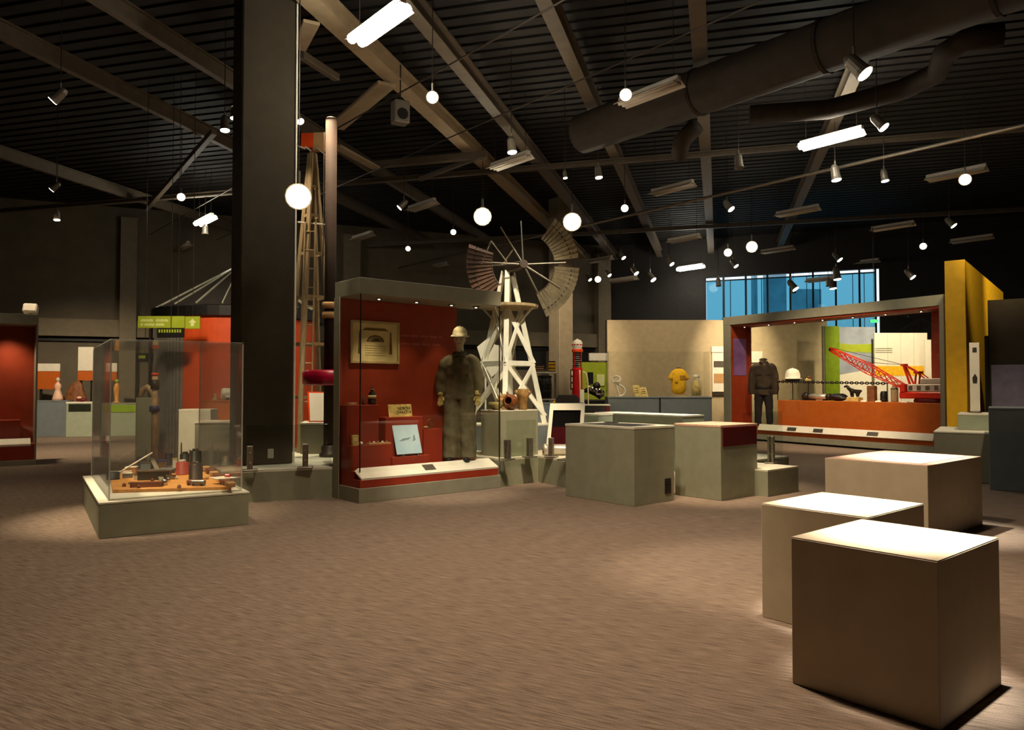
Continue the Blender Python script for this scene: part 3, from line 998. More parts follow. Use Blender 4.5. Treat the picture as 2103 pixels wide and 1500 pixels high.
# sloping label stand
p = D(1122, 912, 12.0)
t = thing('label_stand', 'white framed sloping label stand with a dark panel beside the island', 'label stand', (p.x, p.y, 0.41), 0.05)
w_ = 0.58
for x0, x1 in ((0, 0.06), (w_ - 0.06, w_)):
    MB().hexa([(x0, 0, 0.12), (x1, 0, 0.12), (x1, 0.05, 0.12), (x0, 0.05, 0.12)],
              [(x0 + 0.10, 0.34, 0.80), (x1 + 0.10, 0.34, 0.80), (x1 + 0.10, 0.39, 0.80), (x0 + 0.10, 0.39, 0.80)]).build('side_rail', M['white'], t)
MB().hexa([(0.084, 0.287, 0.69), (w_ + 0.084, 0.287, 0.69), (w_ + 0.084, 0.337, 0.69), (0.084, 0.337, 0.69)],
          [(0.10, 0.34, 0.80), (w_ + 0.10, 0.34, 0.80), (w_ + 0.10, 0.39, 0.80), (0.10, 0.39, 0.80)]).build('top_rail', M['white'], t)
MB().hexa([(0.06, 0.03, 0.12), (w_ - 0.06, 0.03, 0.12), (w_ - 0.06, 0.05, 0.12), (0.06, 0.05, 0.12)],
          [(0.15, 0.32, 0.69), (w_ + 0.03, 0.32, 0.69), (w_ + 0.03, 0.34, 0.69), (0.15, 0.34, 0.69)]).build('dark_panel', M['matblack'], t)
MB().hexa([(0.07, 0.022, 0.13), (w_ - 0.07, 0.022, 0.13), (w_ - 0.07, 0.03, 0.13), (0.07, 0.03, 0.13)],
          [(0.12, 0.18, 0.42), (w_ - 0.02, 0.18, 0.42), (w_ - 0.02, 0.19, 0.42), (0.12, 0.19, 0.42)]).build('maroon_print', M['dullmaroon'], t)
MB().span((0.02, 0.1, 0), (w_ - 0.02, 0.3, 0.12)).build('foot', M['white'], t)
p = D(1117, 918, 11.72)
t = thing('pipe_sleeve', 'silver pipe sleeve lying at the foot of the sloping label stand', 'pipe', (p.x, p.y, 0.41 + 0.09), 0.0)
MB().lathe([(0.085, 0), (0.092, 0.01), (0.092, 0.05), (0.085, 0.06), (0.085, 0.40), (0.09, 0.41), (0.09, 0.45), (0.07, 0.45)], 20, rot=Matrix.Rotation(math.pi / 2, 3, 'Y')).build('sleeve', M['silverpipe'], t, True)
MB().cyl((-0.02, 0, 0), (0.0, 0, 0), 0.07, n=20).build('end_ring', M['leather'], t)
# ================================================================ low grey platform
PLZ = 0.41
poly = [(-3.70, 9.52), (-2.42, 10.07), (-2.66, 10.36), (-0.92, 11.86), (-0.16, 11.17), (0.41, 11.69), (0.80, 10.99), (1.72, 11.95), (0.9, 14.2), (-3.2, 14.2), (-4.2, 12.6), (-4.15, 10.35)]
t = thing('low_platform', 'low grey platform carrying the column, windmill and pottery plinth', 'platform', (0, 0, 0))
MB().prism(poly, 0, PLZ - 0.03).build('body', M['plinth'], t)
MB().prism(poly, PLZ - 0.03, PLZ).build('top_panel', M['plinth_top'], t)
pr = thing('low_platform', 'low grey platform with a pointed top right of the maroon panel plinth', 'platform', (0, 0, 0))
A, B = axes(TH)
c0 = Vector((4.07, 10.62, 0))
pts = [c0 - A * 0.80, c0, c0 + B * 1.0, c0 + B * 1.0 - A * 0.80]
MB().prism([(q.x, q.y) for q in pts], 0, 0.34).build('body', M['plinth'], pr)
MB().prism([(q.x, q.y) for q in pts], 0.34, 0.36).build('top_panel', M['plinth_top'], pr)
c1 = D(1620, 937, 12.1)
pts = [Vector((c1.x, c1.y, 0)) - A * 1.0, Vector((c1.x, c1.y, 0)), Vector((c1.x, c1.y, 0)) + B * 0.6, Vector((c1.x, c1.y, 0)) + B * 0.6 - A * 1.0]
pr2 = thing('low_platform', 'small pointed platform piece behind the glass barrier post', 'platform', (0, 0, 0))
MB().prism([(q.x, q.y) for q in pts], 0, 0.34).build('body', M['plinth'], pr2)
MB().prism([(q.x, q.y) for q in pts], 0.34, 0.365).build('top_panel', M['plinth_top'], pr2)
# glass barriers with steel clamps
def clamp(x, y, z, lab, h=0.30, rz=0.6, grp='glass barrier clamps'):
    t = thing('barrier_clamp', lab, 'barrier clamp', (x, y, z), rz, grp)
    MB().span((-0.10, -0.07, 0), (0.10, 0.07, 0.022), 0.005).build('base_plate', M['steel'], t)
    MB().span((-0.035, -0.045, 0.022), (0.035, -0.012, h), 0.004).build('front_jaw', M['steel'], t)
    MB().span((-0.035, 0.012, 0.022), (0.035, 0.045, h), 0.004).build('rear_jaw', M['steel'], t)
    for k in (0.35, 0.75):
        MB().cyl((0, -0.05, h * k), (0, 0.05, h * k), 0.012, n=8).build('bolt', M['chrome'], t)
    return t
def barrier(a, b, z0, z1, lab):
    a, b = Vector((*a, 0)), Vector((*b, 0))
    d = b - a
    t = thing('glass_barrier', lab, 'glass barrier', (a.x, a.y, 0), math.atan2(d.y, d.x))
    MB().span((0, -0.006, z0), (d.length, 0.006, z1), 0.002).build('glass_pane', G_BAR, t)
    return t
ez = PLZ + 0.022
def ptop(x, y):
    q = P(x, y, PLZ)
    return (q.x, q.y)
barrier(ptop(505, 963), ptop(680, 957), ez, 0.98, 'glass barrier pane in front of the main column')
x, y = ptop(627, 962); clamp(x, y, PLZ, 'steel clamp of the glass barrier right of the main column', 0.32, 0.2)
x, y = ptop(513, 968); clamp(x, y, PLZ, 'steel clamp of the glass barrier at the left foot of the main column', 0.32, 0.4)
barrier(ptop(1040, 943), ptop(1100, 938), ez, 0.98, 'glass barrier pane in front of the pottery plinth')
x, y = ptop(1042, 945); clamp(x, y, PLZ, 'steel clamp at the right foot of the red case', 0.3, 0.7)
x, y = ptop(1088, 940); clamp(x, y, PLZ, 'steel clamp before the right corner of the pottery plinth', 0.3, 0.6)
x, y = ptop(1132, 940); clamp(x, y, PLZ, 'steel clamp at the foot of the sloping label stand', 0.3, -0.3)
x, y = ptop(1160, 946); clamp(x, y, PLZ, 'steel clamp half hidden by the dark sided plinth', 0.03, -0.4)
q = D(1584, 955, 11.0)
clamp(q.x, q.y, 0.36, 'steel clamp of the glass barrier on the pointed platform', 0.40, 0.9)
barrier((q.x - 0.55, q.y - 0.42), (q.x + 0.22, q.y + 0.14), 0.385, 1.12, 'glass barrier pane on the pointed right platform')
# ================================================================ clear model case at left
p = P(203, 1108, 0)
CR = math.radians(33)
mc = thing('model_case', 'clear acrylic case over a refinery model on a grey base', 'display case', (p.x, p.y, 0), CR)
SA, SB, BZ_ = 1.42, 2.6, 0.355
MB().span((0, 0, 0), (SA, SB, BZ_ - 0.02), 0.004).build('base', M['plinth'], mc)
MB().span((-0.006, -0.006, BZ_ - 0.02), (SA + 0.006, SB + 0.006, BZ_), 0.003).build('ledge', M['plinth_top'], mc)
MB().span((0.10, 0.10, BZ_), (SA - 0.07, SB - 0.12, BZ_ + 0.018), 0.003).build('deck_panel', M['white'], mc)
g0, g1, h0, h1 = 0.085, SA - 0.055, 0.075, SB - 0.10
ZG = 1.955
def pane(lo, hi):
    MB().span(lo, hi, 0.002).build('acrylic_pane', G_ACR, mc)
pane((g0, h0, BZ_ + 0.001), (g1, h0 + 0.012, ZG))
pane((g0, h1 - 0.012, BZ_ + 0.001), (g1, h1, ZG))
pane((g0, h0 + 0.013, BZ_ + 0.001), (g0 + 0.012, h1 - 0.013, ZG))
pane((g1 - 0.012, h0 + 0.013, BZ_ + 0.001), (g1, h1 - 0.013, ZG))
pane((g0, h0, ZG + 0.001), (g1, h1, ZG + 0.013))
def edge(lo, hi):
    MB().span(lo, hi).build('pane_edge', G_EDGE, mc)  # pale strips stand in for light refracted along the acrylic edges
for x0 in (g0 - .003, g1 - .012):
    edge((x0, h0 - .003, ZG + .0135), (x0 + .015, h1 + .003, ZG + .018))
    for y0 in (h0 - .004, h1 - .010):
        edge((x0, y0, BZ_ + .001), (x0 + .014, y0 + .014, ZG))
for y0 in (h0 - .003, h1 - .012):
    edge((g0 + .013, y0, ZG + .0135), (g1 - .013, y0 + .015, ZG + .018))
# ---- refinery model
md = thing('refinery_model', 'scale refinery model of tanks, sheds and towers on a pine board', 'scale model', (0, 0, BZ_ + 0.02))
bp = [(-4.20, 7.86), (-3.04, 8.10), (-4.14, 9.90), (-4.98, 9.25)]
MB().prism(bp, 0, 0.035, 0.003).build('board', M['wood'], md)
BT = 0.035
def mpos(x, y, z=BZ_ + 0.055):
    q = P(x, y, z)
    return Vector((q.x, q.y, BT))
def tank(x, y, h, r, m, name='tank', top=None):
    q = mpos(x, y)
    o = MB().lathe([(r * 1.05, 0), (r * 1.05, 0.01), (r, 0.012), (r, h * 0.92), (r * 0.7, h * 0.98), (r * 0.2, h)], 16, c=q).build(name, m, md, True)
    if top:
        MB().cyl(q + Vector((0, 0, h)), q + Vector((0, 0, h + 0.02)), r * 0.5, n=12).build('tank_cap', top, o)
    return o
tank(375, 975, 0.16, 0.075, M['red'], top=M['white'])
tank(380, 962, 0.20, 0.065, M['darkgreen'], top=M['chrome'])
tank(401, 962, 0.24, 0.075, M['darkgreen'], top=M['chrome'])
tank(402, 985, 0.19, 0.075, M['darkmetal'], top=M['chrome'])
tank(290, 958, 0.13, 0.06, M['blue'])
tank(347, 956, 0.17, 0.055, M['blue'])
tank(316, 956, 0.08, 0.06, M['blue'])
tank(232, 985, 0.09, 0.07, M['black'])
def shed(x, y, sx, sy, h, m, roof, rz=0.25):
    q = mpos(x, y)
    o = MB().box((q.x, q.y, BT + h / 2), (sx, sy, h), 0.003, rz=rz).build('shed', m, md)
    tf = Matrix.Translation((q.x, q.y, BT + h)) @ Matrix.Rotation(rz, 4, 'Z')
    MB().prism([(-sx * .55, -sy * .55), (sx * .55, -sy * .55), (sx * .55, sy * .55), (-sx * .55, sy * .55)], 0, 0.012, tf=tf).build('shed_roof', roof, o)
    return o
shed(318, 985, 0.34, 0.16, 0.10, M['darkgreen'], M['steel'])
shed(270, 972, 0.12, 0.10, 0.07, M['tan'], M['white'])
shed(248, 975, 0.22, 0.05, 0.03, M['white'], M['white'])
shed(345, 972, 0.16, 0.12, 0.05, M['blue'], M['bluegrey'])
shed(300, 1000, 0.30, 0.10, 0.04, M['leather'], M['rust'])
# chute, trucks, small pieces
a, b = mpos(330, 995), mpos(312, 960)
MB().bar(a + Vector((0.03, 0, 0.01)), b + Vector((0, 0, 0.12)), 0.05, 0.012).build('chute', M['galv'], md)
for x, y, m in [(398, 997, M['leather']), (408, 998, M['steel'])]:
    q = mpos(x, y)
    o = MB().box(q + Vector((0, 0, 0.035)), (0.14, 0.06, 0.05), 0.006).build('truck', m, md)
    for sx in (-0.045, 0.045):
        MB().cyl(q + Vector((sx, -0.035, 0.014)), q + Vector((sx, 0.035, 0.014)), 0.014, n=10).build('wheel', M['black'], o)
for x, y, m, r in [(337, 997, M['chrome'], .035), (345, 990, M['chrome'], .025), (313, 990, M['rust'], .02), (362, 985, M['white'], .02), (368, 1003, M['leather'], .02), (255, 1000, M['rust'], .02), (285, 1003, M['rust'], .018), (425, 985, M['terra'], .02)]:
    q = mpos(x, y)
    MB().lathe([(r, 0), (r, r * 1.2), (r * .6, r * 1.8), (r * .2, r * 2)], 12, c=q).build('drum', m, md, True)
a = mpos(236, 978)
MB().cyl(a + Vector((0, 0, 0.01)), a + Vector((0.33, 0.25, 0.26)), 0.010, n=8).build('flare_stack', M['white'], md)
for x, y, sx, sy, h, m, rf in [(262, 982, .10, .06, .05, M['bluegrey'], M['white']), (283, 985, .08, .06, .06, M['white'], M['steel']), (352, 985, .10, .06, .04, M['steel'], M['chrome']), (300, 965, .12, .07, .09, M['bluegrey'], M['steel']), (333, 968, .08, .08, .13, M['steel'], M['blue']), (360, 962, .06, .06, .12, M['white'], M['plate']), (388, 972, .07, .06, .05, M['plate'], M['tan'])]:
    shed(x, y, sx, sy, h, m, rf)
for x, y, h in [(325, 962, .30), (372, 958, .32), (300, 960, .24), (390, 965, .26)]:
    q = mpos(x, y)
    MB().cyl(q, q + Vector((0, 0, h)), .008, n=6).build('thin_stack', M['steel'], md)
# freight cars along the right edge
for k in range(7):
    f = k / 6
    q = mpos(425 + 50 * f, 968 + 34 * f)
    MB().box(q + Vector((-0.02, 0.02, 0.035)), (0.09, 0.15, 0.05), 0.008, rz=0.55).build('rail_wagon', M['rust'] if k % 2 else M['tan'], md)
q = mpos(468, 992)
MB().box(q + Vector((0, 0, 0.06)), (0.06, 0.06, 0.08), 0.008).build('red_cabin', M['pumpred'], md)
q = P(462, 988, 0.44)
lc = thing('label_card', 'white label card at the right corner of the refinery model', 'label', (q.x, q.y, 0.0), 0.5)
MB().hexa([(-0.10, -0.09, 0.468), (0.13, -0.06, 0.468), (0.05, 0.10, 0.475), (-0.15, 0.08, 0.475)],
          [(-0.10, -0.09, 0.474), (0.13, -0.06, 0.474), (0.05, 0.10, 0.481), (-0.15, 0.08, 0.481)]).build('card', M['white'], lc)
MB().span((-0.05, -0.02, BZ_ + 0.055), (0.05, 0.03, 0.468)).build('card_foot', M['white'], lc)
# ================================================================ tall red case
RO = (-1.95, 9.53)
rc = thing('tall_display_case', 'tall red display case with grey roof holding the coverall mannequin', 'display case', (RO[0], RO[1], 0), TH)
RA, RB = 2.34, 0.70
MB().span((0, 0, 0), (RA, RB, 0.185), 0.004).build('base', M['case_grey'], rc)
MB().span((0.03, 0.03, 0.185), (RA - 0.03, 0.225, 0.285), 0.003).build('red_base', M['red'], rc)
MB().span((0.03, 0.226, 0.185), (RA - 0.03, RB - 0.065, 0.39), 0.003).build('deck_panel', M['red'], rc)
MB().span((0, 0, 2.69), (RA, RB, 2.90), 0.004).build('canopy', M['case_grey'], rc)
MB().span((0.0, RB - 0.06, 0.185), (RA - 0.35, RB - 0.012, 2.69), 0.002).build('back_panel', M['redwall'], rc)
MB().span((0.0, RB - 0.012, 0.185), (RA - 0.35, RB, 2.69), 0.002).build('outer_panel', M['case_grey'], rc)
MB().span((-0.012, RB - 0.16, 0.0), (0.0, RB, 2.69), 0.002).build('corner_post', M['case_grey'], rc)
for lo, hi in [((0.012, 0.012, 0.39), (RA - 0.012, 0.022, 2.688)), ((0.004, 0.024, 0.39), (0.014, RB - 0.165, 2.688)), ((RA - 0.014, 0.024, 0.39), (RA - 0.004, RB - 0.02, 2.688)), ((RA - 0.345, RB - 0.03, 0.39), (RA - 0.02, RB - 0.02, 2.688))]:
    MB().span(lo, hi).build('glass_pane', G_CASE, rc)
for x in (0.018, RA - 0.018):
    MB().span((x - 0.005, 0.008, 0.39), (x + 0.005, 0.024, 2.688)).build('pane_edge', M['black'], rc)
rail = MB().hexa([(0.05, 0.03, 0.285), (RA - 0.03, 0.03, 0.285), (RA - 0.03, 0.22, 0.39), (0.05, 0.22, 0.39)],
          [(0.05, 0.025, 0.31), (RA - 0.03, 0.025, 0.31), (RA - 0.07, 0.21, 0.425), (0.10, 0.21, 0.425)]).build('label_rail', M['white'], rc)
MB().hexa([(1.06, 0.07, 0.339), (1.24, 0.07, 0.339), (1.24, 0.175, 0.404), (1.06, 0.175, 0.404)],
          [(1.06, 0.069, 0.341), (1.24, 0.069, 0.341), (1.24, 0.174, 0.406), (1.06, 0.174, 0.406)]).build('photo_print', M['steel'], rail)
def RP(px, py, b):
    return GP(RO, TH, b, px, py)
def riser(px0, px1, py, b0, b1):
    a0, z = RP(px0, py, b0)
    a1, _ = RP(px1, py, b0)
    MB().span((a0, b0, 0.39), (a1, b1, z), 0.003).build('riser', M['red'], rc)
    return a0, a1, z
r1 = riser(712, 778, 833, 0.40, 0.62)
r2 = riser(792, 868, 858, 0.36, 0.62)
r3 = riser(722, 806, 917, 0.28, 0.42)
r4 = riser(806, 884, 940, 0.24, 0.36)
r5 = riser(870, 908, 882, 0.42, 0.62)
# downlights in the canopy
for x in (0.45, 1.05, 1.65, 2.1):
    o = MB().lathe([(0.05, 2.672), (0.05, 2.69)], 14, c=(x, 0.30, 0)).build('downlight', M['steel'], rc)
    MB().cyl((x, 0.30, 2.669), (x, 0.30, 2.673), 0.014, n=14).build('downlight_lamp', E_LAMP, o)
A, B = axes(TH)
def case_pt(a, b, z):
    return Vector((RO[0], RO[1], 0)) + A * a + B * b + Vector((0, 0, z))
# pale lettering strips on the red back panel (too faint to read)
for row, (y0, n_) in enumerate([(689, 26), (706, 24)]):
    x0, zz = RP(824, y0, RB - 0.06)
    x1, _ = RP(908, y0, RB - 0.06)
    mb = MB()
    for k in range(n_):
        xa = x0 + (x1 - x0) * k / n_
        if k % 6 == 5:
            continue
        mb.span((xa, RB - 0.064, zz - 0.016), (xa + (x1 - x0) / n_ * 0.6, RB - 0.060, zz + 0.016))
    o = mb.build('wall_lettering', M['pinkprint'], rc)
    o['kind'] = 'stuff'
# ---- framed sepia print
a0, z1 = RP(720, 657, RB - 0.08)
a1, z0 = RP(820, 748, RB - 0.08)
pc = thing('framed_print', 'square sepia print in a pale frame on the red panel', 'picture', case_pt((a0 + a1) / 2, RB - 0.062, (z0 + z1) / 2), TH)
pw, ph = (a1 - a0) / 2, (z1 - z0) / 2
MB().span((-pw, -0.012, -ph), (pw, 0, ph)).build('backing', M['gilt'], pc)
fr = 0.035
for lo, hi in [((-pw, -0.03, ph - fr), (pw, -0.012, ph)), ((-pw, -0.03, -ph), (pw, -0.012, -ph + fr)), ((-pw, -0.03, -ph + fr), (-pw + fr, -0.012, ph - fr)), ((pw - fr, -0.03, -ph + fr), (pw, -0.012, ph - fr))]:
    MB().span(lo, hi, 0.003).build('frame', M['gilt'], pc)
pp = MB().span((-pw + fr, -0.016, -ph + fr), (pw - fr, -0.012, ph - fr)).build('paper', M['paper'], pc)
def ink(poly, m=M['ink']):
    tf = Matrix.Rotation(math.pi / 2, 4, 'X')
    mb = MB().prism(poly, 0.0165, 0.0178, tf=tf)
    return mb.build('printed_shape', m, pp)
for s in (-1, 1):
    ink([(s * pw * .58, -ph * .55), (s * pw * .70, -ph * .55), (s * pw * .66, ph * .5), (s * pw * .60, ph * .5)])
ink([(math.cos(k / 14 * math.pi) * pw * .36, ph * .02 + math.sin(k / 14 * math.pi) * ph * .32) for k in range(15)])
ink([(math.cos(k / 14 * math.pi) * pw * .28, ph * .04 + math.sin(k / 14 * math.pi) * ph * .22) for k in range(15)], M['paper'])
ink([(-pw * .55, ph * .55), (pw * .55, ph * .55), (pw * .4, ph * .68), (-pw * .4, ph * .68)])
ink([(-pw * .22, ph * .05), (pw * .24, ph * .06), (pw * .18, ph * .17), (pw * .02, ph * .23), (-pw * .15, ph * .14)])
for k in range(5):
    ink([(-pw * .42, -ph * (.18 + k * .11)), (pw * .42, -ph * (.18 + k * .11)), (pw * .42, -ph * (.165 + k * .11)), (-pw * .42, -ph * (.165 + k * .11))])
# ---- number plate
a0, z0 = RP(799, 855, 0.44)
a1, z1 = RP(847, 830, 0.44)
npx = thing('number_plate', 'worn cream number plate reading NORTH DAKOTA on a red riser', 'number plate', case_pt((a0 + a1) / 2, 0.44, r2[2]), TH)
hw, hh = (a1 - a0) / 2, max(z1 - r2[2], 0.16)
tilt = Matrix.Rotation(math.radians(-12), 4, 'X')
tf = tilt @ Matrix.Rotation(math.pi / 2, 4, 'X')
plate = MB().prism([(-hw, 0), (hw, 0), (hw, hh), (-hw, hh)], -0.004, 0.004, 0.002, tf=tf).build('plate', M['plate'], npx)
for body, zz in (('NORTH', hh * .66), ('DAKOTA', hh * .36)):
    text_obj('lettering', body, hh * .33, M['darkgreen'], npx, tilt @ Vector((hw * .30, -0.006, zz)), (math.pi / 2 - math.radians(12), 0, 0))
MB().span((-0.02, 0.03, 0), (0.02, 0.09, 0.05)).build('easel', M['black'], npx)
# ---- pale blue printed panel on an easel
a0, z0 = RP(815, 933, 0.30)
a1, z1 = RP(860, 866, 0.30)
bpn = thing('printed_panel', 'tilted pale blue printed fabric panel on a low red riser', 'picture', case_pt((a0 + a1) / 2 + 0.01, 0.26, r4[2]), TH)
hw, hh = 0.205, 0.52
tilt = Matrix.Rotation(math.radians(-14), 4, 'X') @ Matrix.Translation((0, 0, 0.03))
tf = tilt @ Matrix.Rotation(math.pi / 2, 4, 'X')
MB().prism([(-hw, 0), (hw, 0), (hw - 0.03, hh), (-hw - 0.03, hh)], -0.006, 0.006, 0.003, tf=tf).build('fabric', M['bluefab'], bpn)
MB().prism([(0.07, 0.17), (0.12, 0.19), (0.11, 0.27), (0.085, 0.24)], 0.006, 0.008, tf=tf).build('printed_figure', M['smudge'], bpn)
MB().prism([(-0.15, 0.18), (0.0, 0.20), (0.05, 0.23), (-0.08, 0.22)], 0.006, 0.008, tf=tf).build('printed_figure', M['smudge'], bpn)
for s in (-1, 1):
    MB().bar((s * 0.13, 0.04, 0.0), (s * 0.13, 0.12, 0.30), 0.012).build('easel_leg', M['black'], bpn)
    MB().ball((s * 0.12, -0.035, 0.012), 0.014, 8).build('easel_foot', M['chrome'], bpn)
# ---- bottle, box, small things
def rthing(name, lab, cat, px, b, z, grp=None, rz=TH):
    a, _ = RP(px, 850, b)
    return thing(name, lab, cat, case_pt(a, b, z), rz, grp)
t = rthing('brown_bottle', 'dark amber bottle with a pale label on the upper riser', 'bottle', 764, 0.50, r1[2])
MB().lathe([(0.05, 0), (0.055, 0.01), (0.055, 0.13), (0.045, 0.165), (0.022, 0.185), (0.02, 0.21)], 18).build('body', M['amber'], t, True)
MB().lathe([(0.0565, 0.085), (0.0565, 0.13)], 18).build('paper_label', M['gilt'], t, True)
MB().lathe([(0.026, 0.205), (0.026, 0.235), (0.015, 0.24)], 14).build('cap', M['chrome'], t, True)
t = rthing('small_flask', 'small dark flask left of the amber bottle', 'flask', 747, 0.50, r1[2])
MB().lathe([(0.03, 0), (0.034, 0.01), (0.034, 0.08), (0.015, 0.11), (0.015, 0.13)], 14).build('body', M['rust'], t, True)
t = rthing('paper_packet', 'flat tan packet on the left of the upper riser', 'packet', 722, 0.48, r1[2])
MB().span((-0.07, -0.03, 0), (0.07, 0.03, 0.035), 0.005).build('packet', M['tan'], t)
MB().span((-0.02, -0.031, 0.008), (0.04, -0.0305, 0.028)).build('packet_label', M['gilt'], t)
t = rthing('cardboard_packet', 'upright cream packet on the lower left riser', 'packet', 729, 0.33, r3[2])
MB().span((-0.045, -0.02, 0), (0.045, 0.02, 0.14), 0.004).build('packet', M['plate'], t)
MB().span((-0.03, -0.021, 0.06), (0.03, -0.0202, 0.11)).build('packet_label', M['paper'], t)
t = rthing('white_lump', 'small white rounded object beside the cream packet', 'small object', 741, 0.33, r3[2])
MB().ball((0, 0, 0.026), 0.036, 12, (1, 0.8, 0.72)).build('lump', M['white'], t, True)
t = rthing('wooden_tray', 'shallow wooden tray of small pieces on the lower left riser', 'tray', 777, 0.345, r3[2])
MB().span((-0.17, -0.055, 0), (0.17, 0.055, 0.022), 0.003).build('tray', M['tan'], t)
for k in range(5):
    MB().ball((-0.13 + k * 0.065, 0, 0.03), 0.016, 8).build('piece', M['white'] if k % 2 else M['steel'], t, True)
t = rthing('iron_valve', 'small rusty valve wheel on the right riser', 'valve', 884, 0.50, r5[2])
MB().tube([(0.05 * math.cos(k), 0, 0.08 + 0.05 * math.sin(k)) for k in [i * math.pi / 6 for i in range(12)]], 0.011, 8, True).build('hand_wheel', M['rust'], t, True)
MB().cyl((0, 0, 0), (0, 0, 0.08), 0.02, n=10).build('stem', M['rust'], t)
t = rthing('iron_fragment', 'small pinkish metal piece beside the valve wheel', 'small object', 875, 0.46, r5[2])
MB().ball((0, 0, 0.022), 0.028, 10, (1.6, 1, 0.8)).build('piece', M['clay2'], t, True)
# ================================================================ mannequin in coverall and tin hat
def mannequin(loc, s, rz):
    t = thing('mannequin', 'standing mannequin in olive coveralls, tin hat and canvas gloves', 'mannequin', loc, rz)
    def sc(ns):
        return [(x * s, y * s, z * s, a * s, b * s) for x, y, z, a, b in ns]
    # one continuous body: head, neck, torso, arms and legs under the clothes
    body = mesh_obj('body', fused([
        sc([(0, 0, .90, .13, .09), (0, .01, 1.2, .13, .09), (0, .01, 1.42, .12, .08), (0, .01, 1.50, .055, .055), (0, .0, 1.60, .052, .056)]),
        sc([(0, -.02, 1.575, .03, .03), (0, -.025, 1.61, .056, .062), (0, -.012, 1.68, .072, .088), (0, -.005, 1.75, .075, .09), (0, 0, 1.80, .05, .06)]),
        sc([(.12, .01, 1.42, .055, .055), (.225, .01, 1.15, .042, .042), (.25, -.03, .90, .028, .028)]), sc([(-.12, .01, 1.42, .055, .055), (-.225, .01, 1.15, .042, .042), (-.25, -.03, .90, .028, .028)]),
        sc([(.08, 0, .95, .09, .09), (.11, 0, .48, .06, .06), (.115, .01, .07, .045, .05)]), sc([(-.08, 0, .95, .09, .09), (-.11, 0, .48, .06, .06), (-.115, .01, .07, .045, .05)])], .013), M['skin'], t)
    # face
    f = Matrix.Rotation(0, 3, 'X')
    MB().hexa([(-.014 * s, -.115 * s, 1.655 * s), (.014 * s, -.115 * s, 1.655 * s), (.014 * s, -.07 * s, 1.655 * s), (-.014 * s, -.07 * s, 1.655 * s)],
              [(-.008 * s, -.098 * s, 1.71 * s), (.008 * s, -.098 * s, 1.71 * s), (.008 * s, -.075 * s, 1.71 * s), (-.008 * s, -.075 * s, 1.71 * s)]).build('nose', M['skin'], body)
    MB().ball((0, -.083 * s, 1.632 * s), .02 * s, 10, (1.1, .4, .3)).build('mouth', M['clay2'], body, True)
    for k in (-1, 1):
        MB().ball((k * .028 * s, -.083 * s, 1.70 * s), .013 * s, 8, (1.2, .6, .7)).build('eye', M['goggle'], body, True)
        MB().ball((k * .078 * s, -.005 * s, 1.69 * s), .022 * s, 8, (.4, .8, 1.3)).build('ear', M['skin'], body, True)
    # coverall: one loose garment with sleeves and wide legs
    ch = [sc([(0, 0, .86, .215, .135), (0, 0, .98, .21, .14), (0, 0, 1.16, .20, .138), (0, .0, 1.32, .205, .135), (0, .01, 1.42, .17, .11), (0, .01, 1.485, .085, .075), (0, .01, 1.52, .062, .062)])]
    for k in (-1, 1):
        ch.append(sc([(k * .10, .01, 1.405, .09, .09), (k * .19, .01, 1.37, .088, .088), (k * .245, .0, 1.22, .086, .086), (k * .268, .0, 1.05, .078, .078), (k * .266, -.03, .925, .064, .064)]))
        ch.append(sc([(k * .10, 0, .90, .13, .13), (k * .112, 0, .50, .118, .118), (k * .118, 0, .22, .112, .112), (k * .122, -.01, .04, .120, .122)]))
    c = mesh_obj('coverall', fused(ch, .014, 5, .008, 3), M['coverall'], t)
    for k in (-1, 1):
        MB().hexa([(k * .012 * s, -.095 * s, 1.475 * s), (k * .085 * s, -.095 * s, 1.455 * s), (k * .10 * s, -.02 * s, 1.51 * s), (k * .03 * s, -.05 * s, 1.525 * s)],
                  [(k * .012 * s, -.103 * s, 1.485 * s), (k * .085 * s, -.103 * s, 1.465 * s), (k * .10 * s, -.025 * s, 1.52 * s), (k * .03 * s, -.06 * s, 1.535 * s)]).build('collar', M['coverall'], c)
        MB().box((k * .10 * s, -.138 * s, 1.27 * s), (.11 * s, .012 * s, .12 * s), .004).build('chest_pocket', M['coverall'], c)
    MB().box((0, -.147 * s, 1.18 * s), (.022 * s, .01 * s, .5 * s), .003).build('front_placket', M['coverall'], c)
    for k in range(4):
        MB().cyl((0, -.152 * s, (1.0 + k * .12) * s), (0, -.158 * s, (1.0 + k * .12) * s), .008 * s, n=8).build('button', M['darkmetal'], c)
    # tin hat
    hat = MB().lathe([(.135 * s, 1.735 * s), (.14 * s, 1.742 * s), (.11 * s, 1.755 * s), (.105 * s, 1.80 * s), (.085 * s, 1.845 * s), (.045 * s, 1.872 * s), (.01 * s, 1.88 * s)], 24, sc=(0.95, 1.12), c=(0, -.012 * s, 0)).build('tin_hat', M['helmet'], t, True)
    for k in (-1, 0, 1):
        MB().tube([(k * .035 * s, (-.115 + i * .0383) * s - .0, (1.765 + .125 * math.sin(i / 6 * math.pi) * (1 - .12 * abs(k))) * s) for i in range(7)], .007 * s, 6).build('crown_ridge', M['helmet'], hat, True)
    MB().box((0, -.155 * s, 1.738 * s), (.19 * s, .09 * s, .008 * s), .003, rot=Matrix.Rotation(math.radians(18), 3, 'X')).build('peak', M['helmet'], hat)
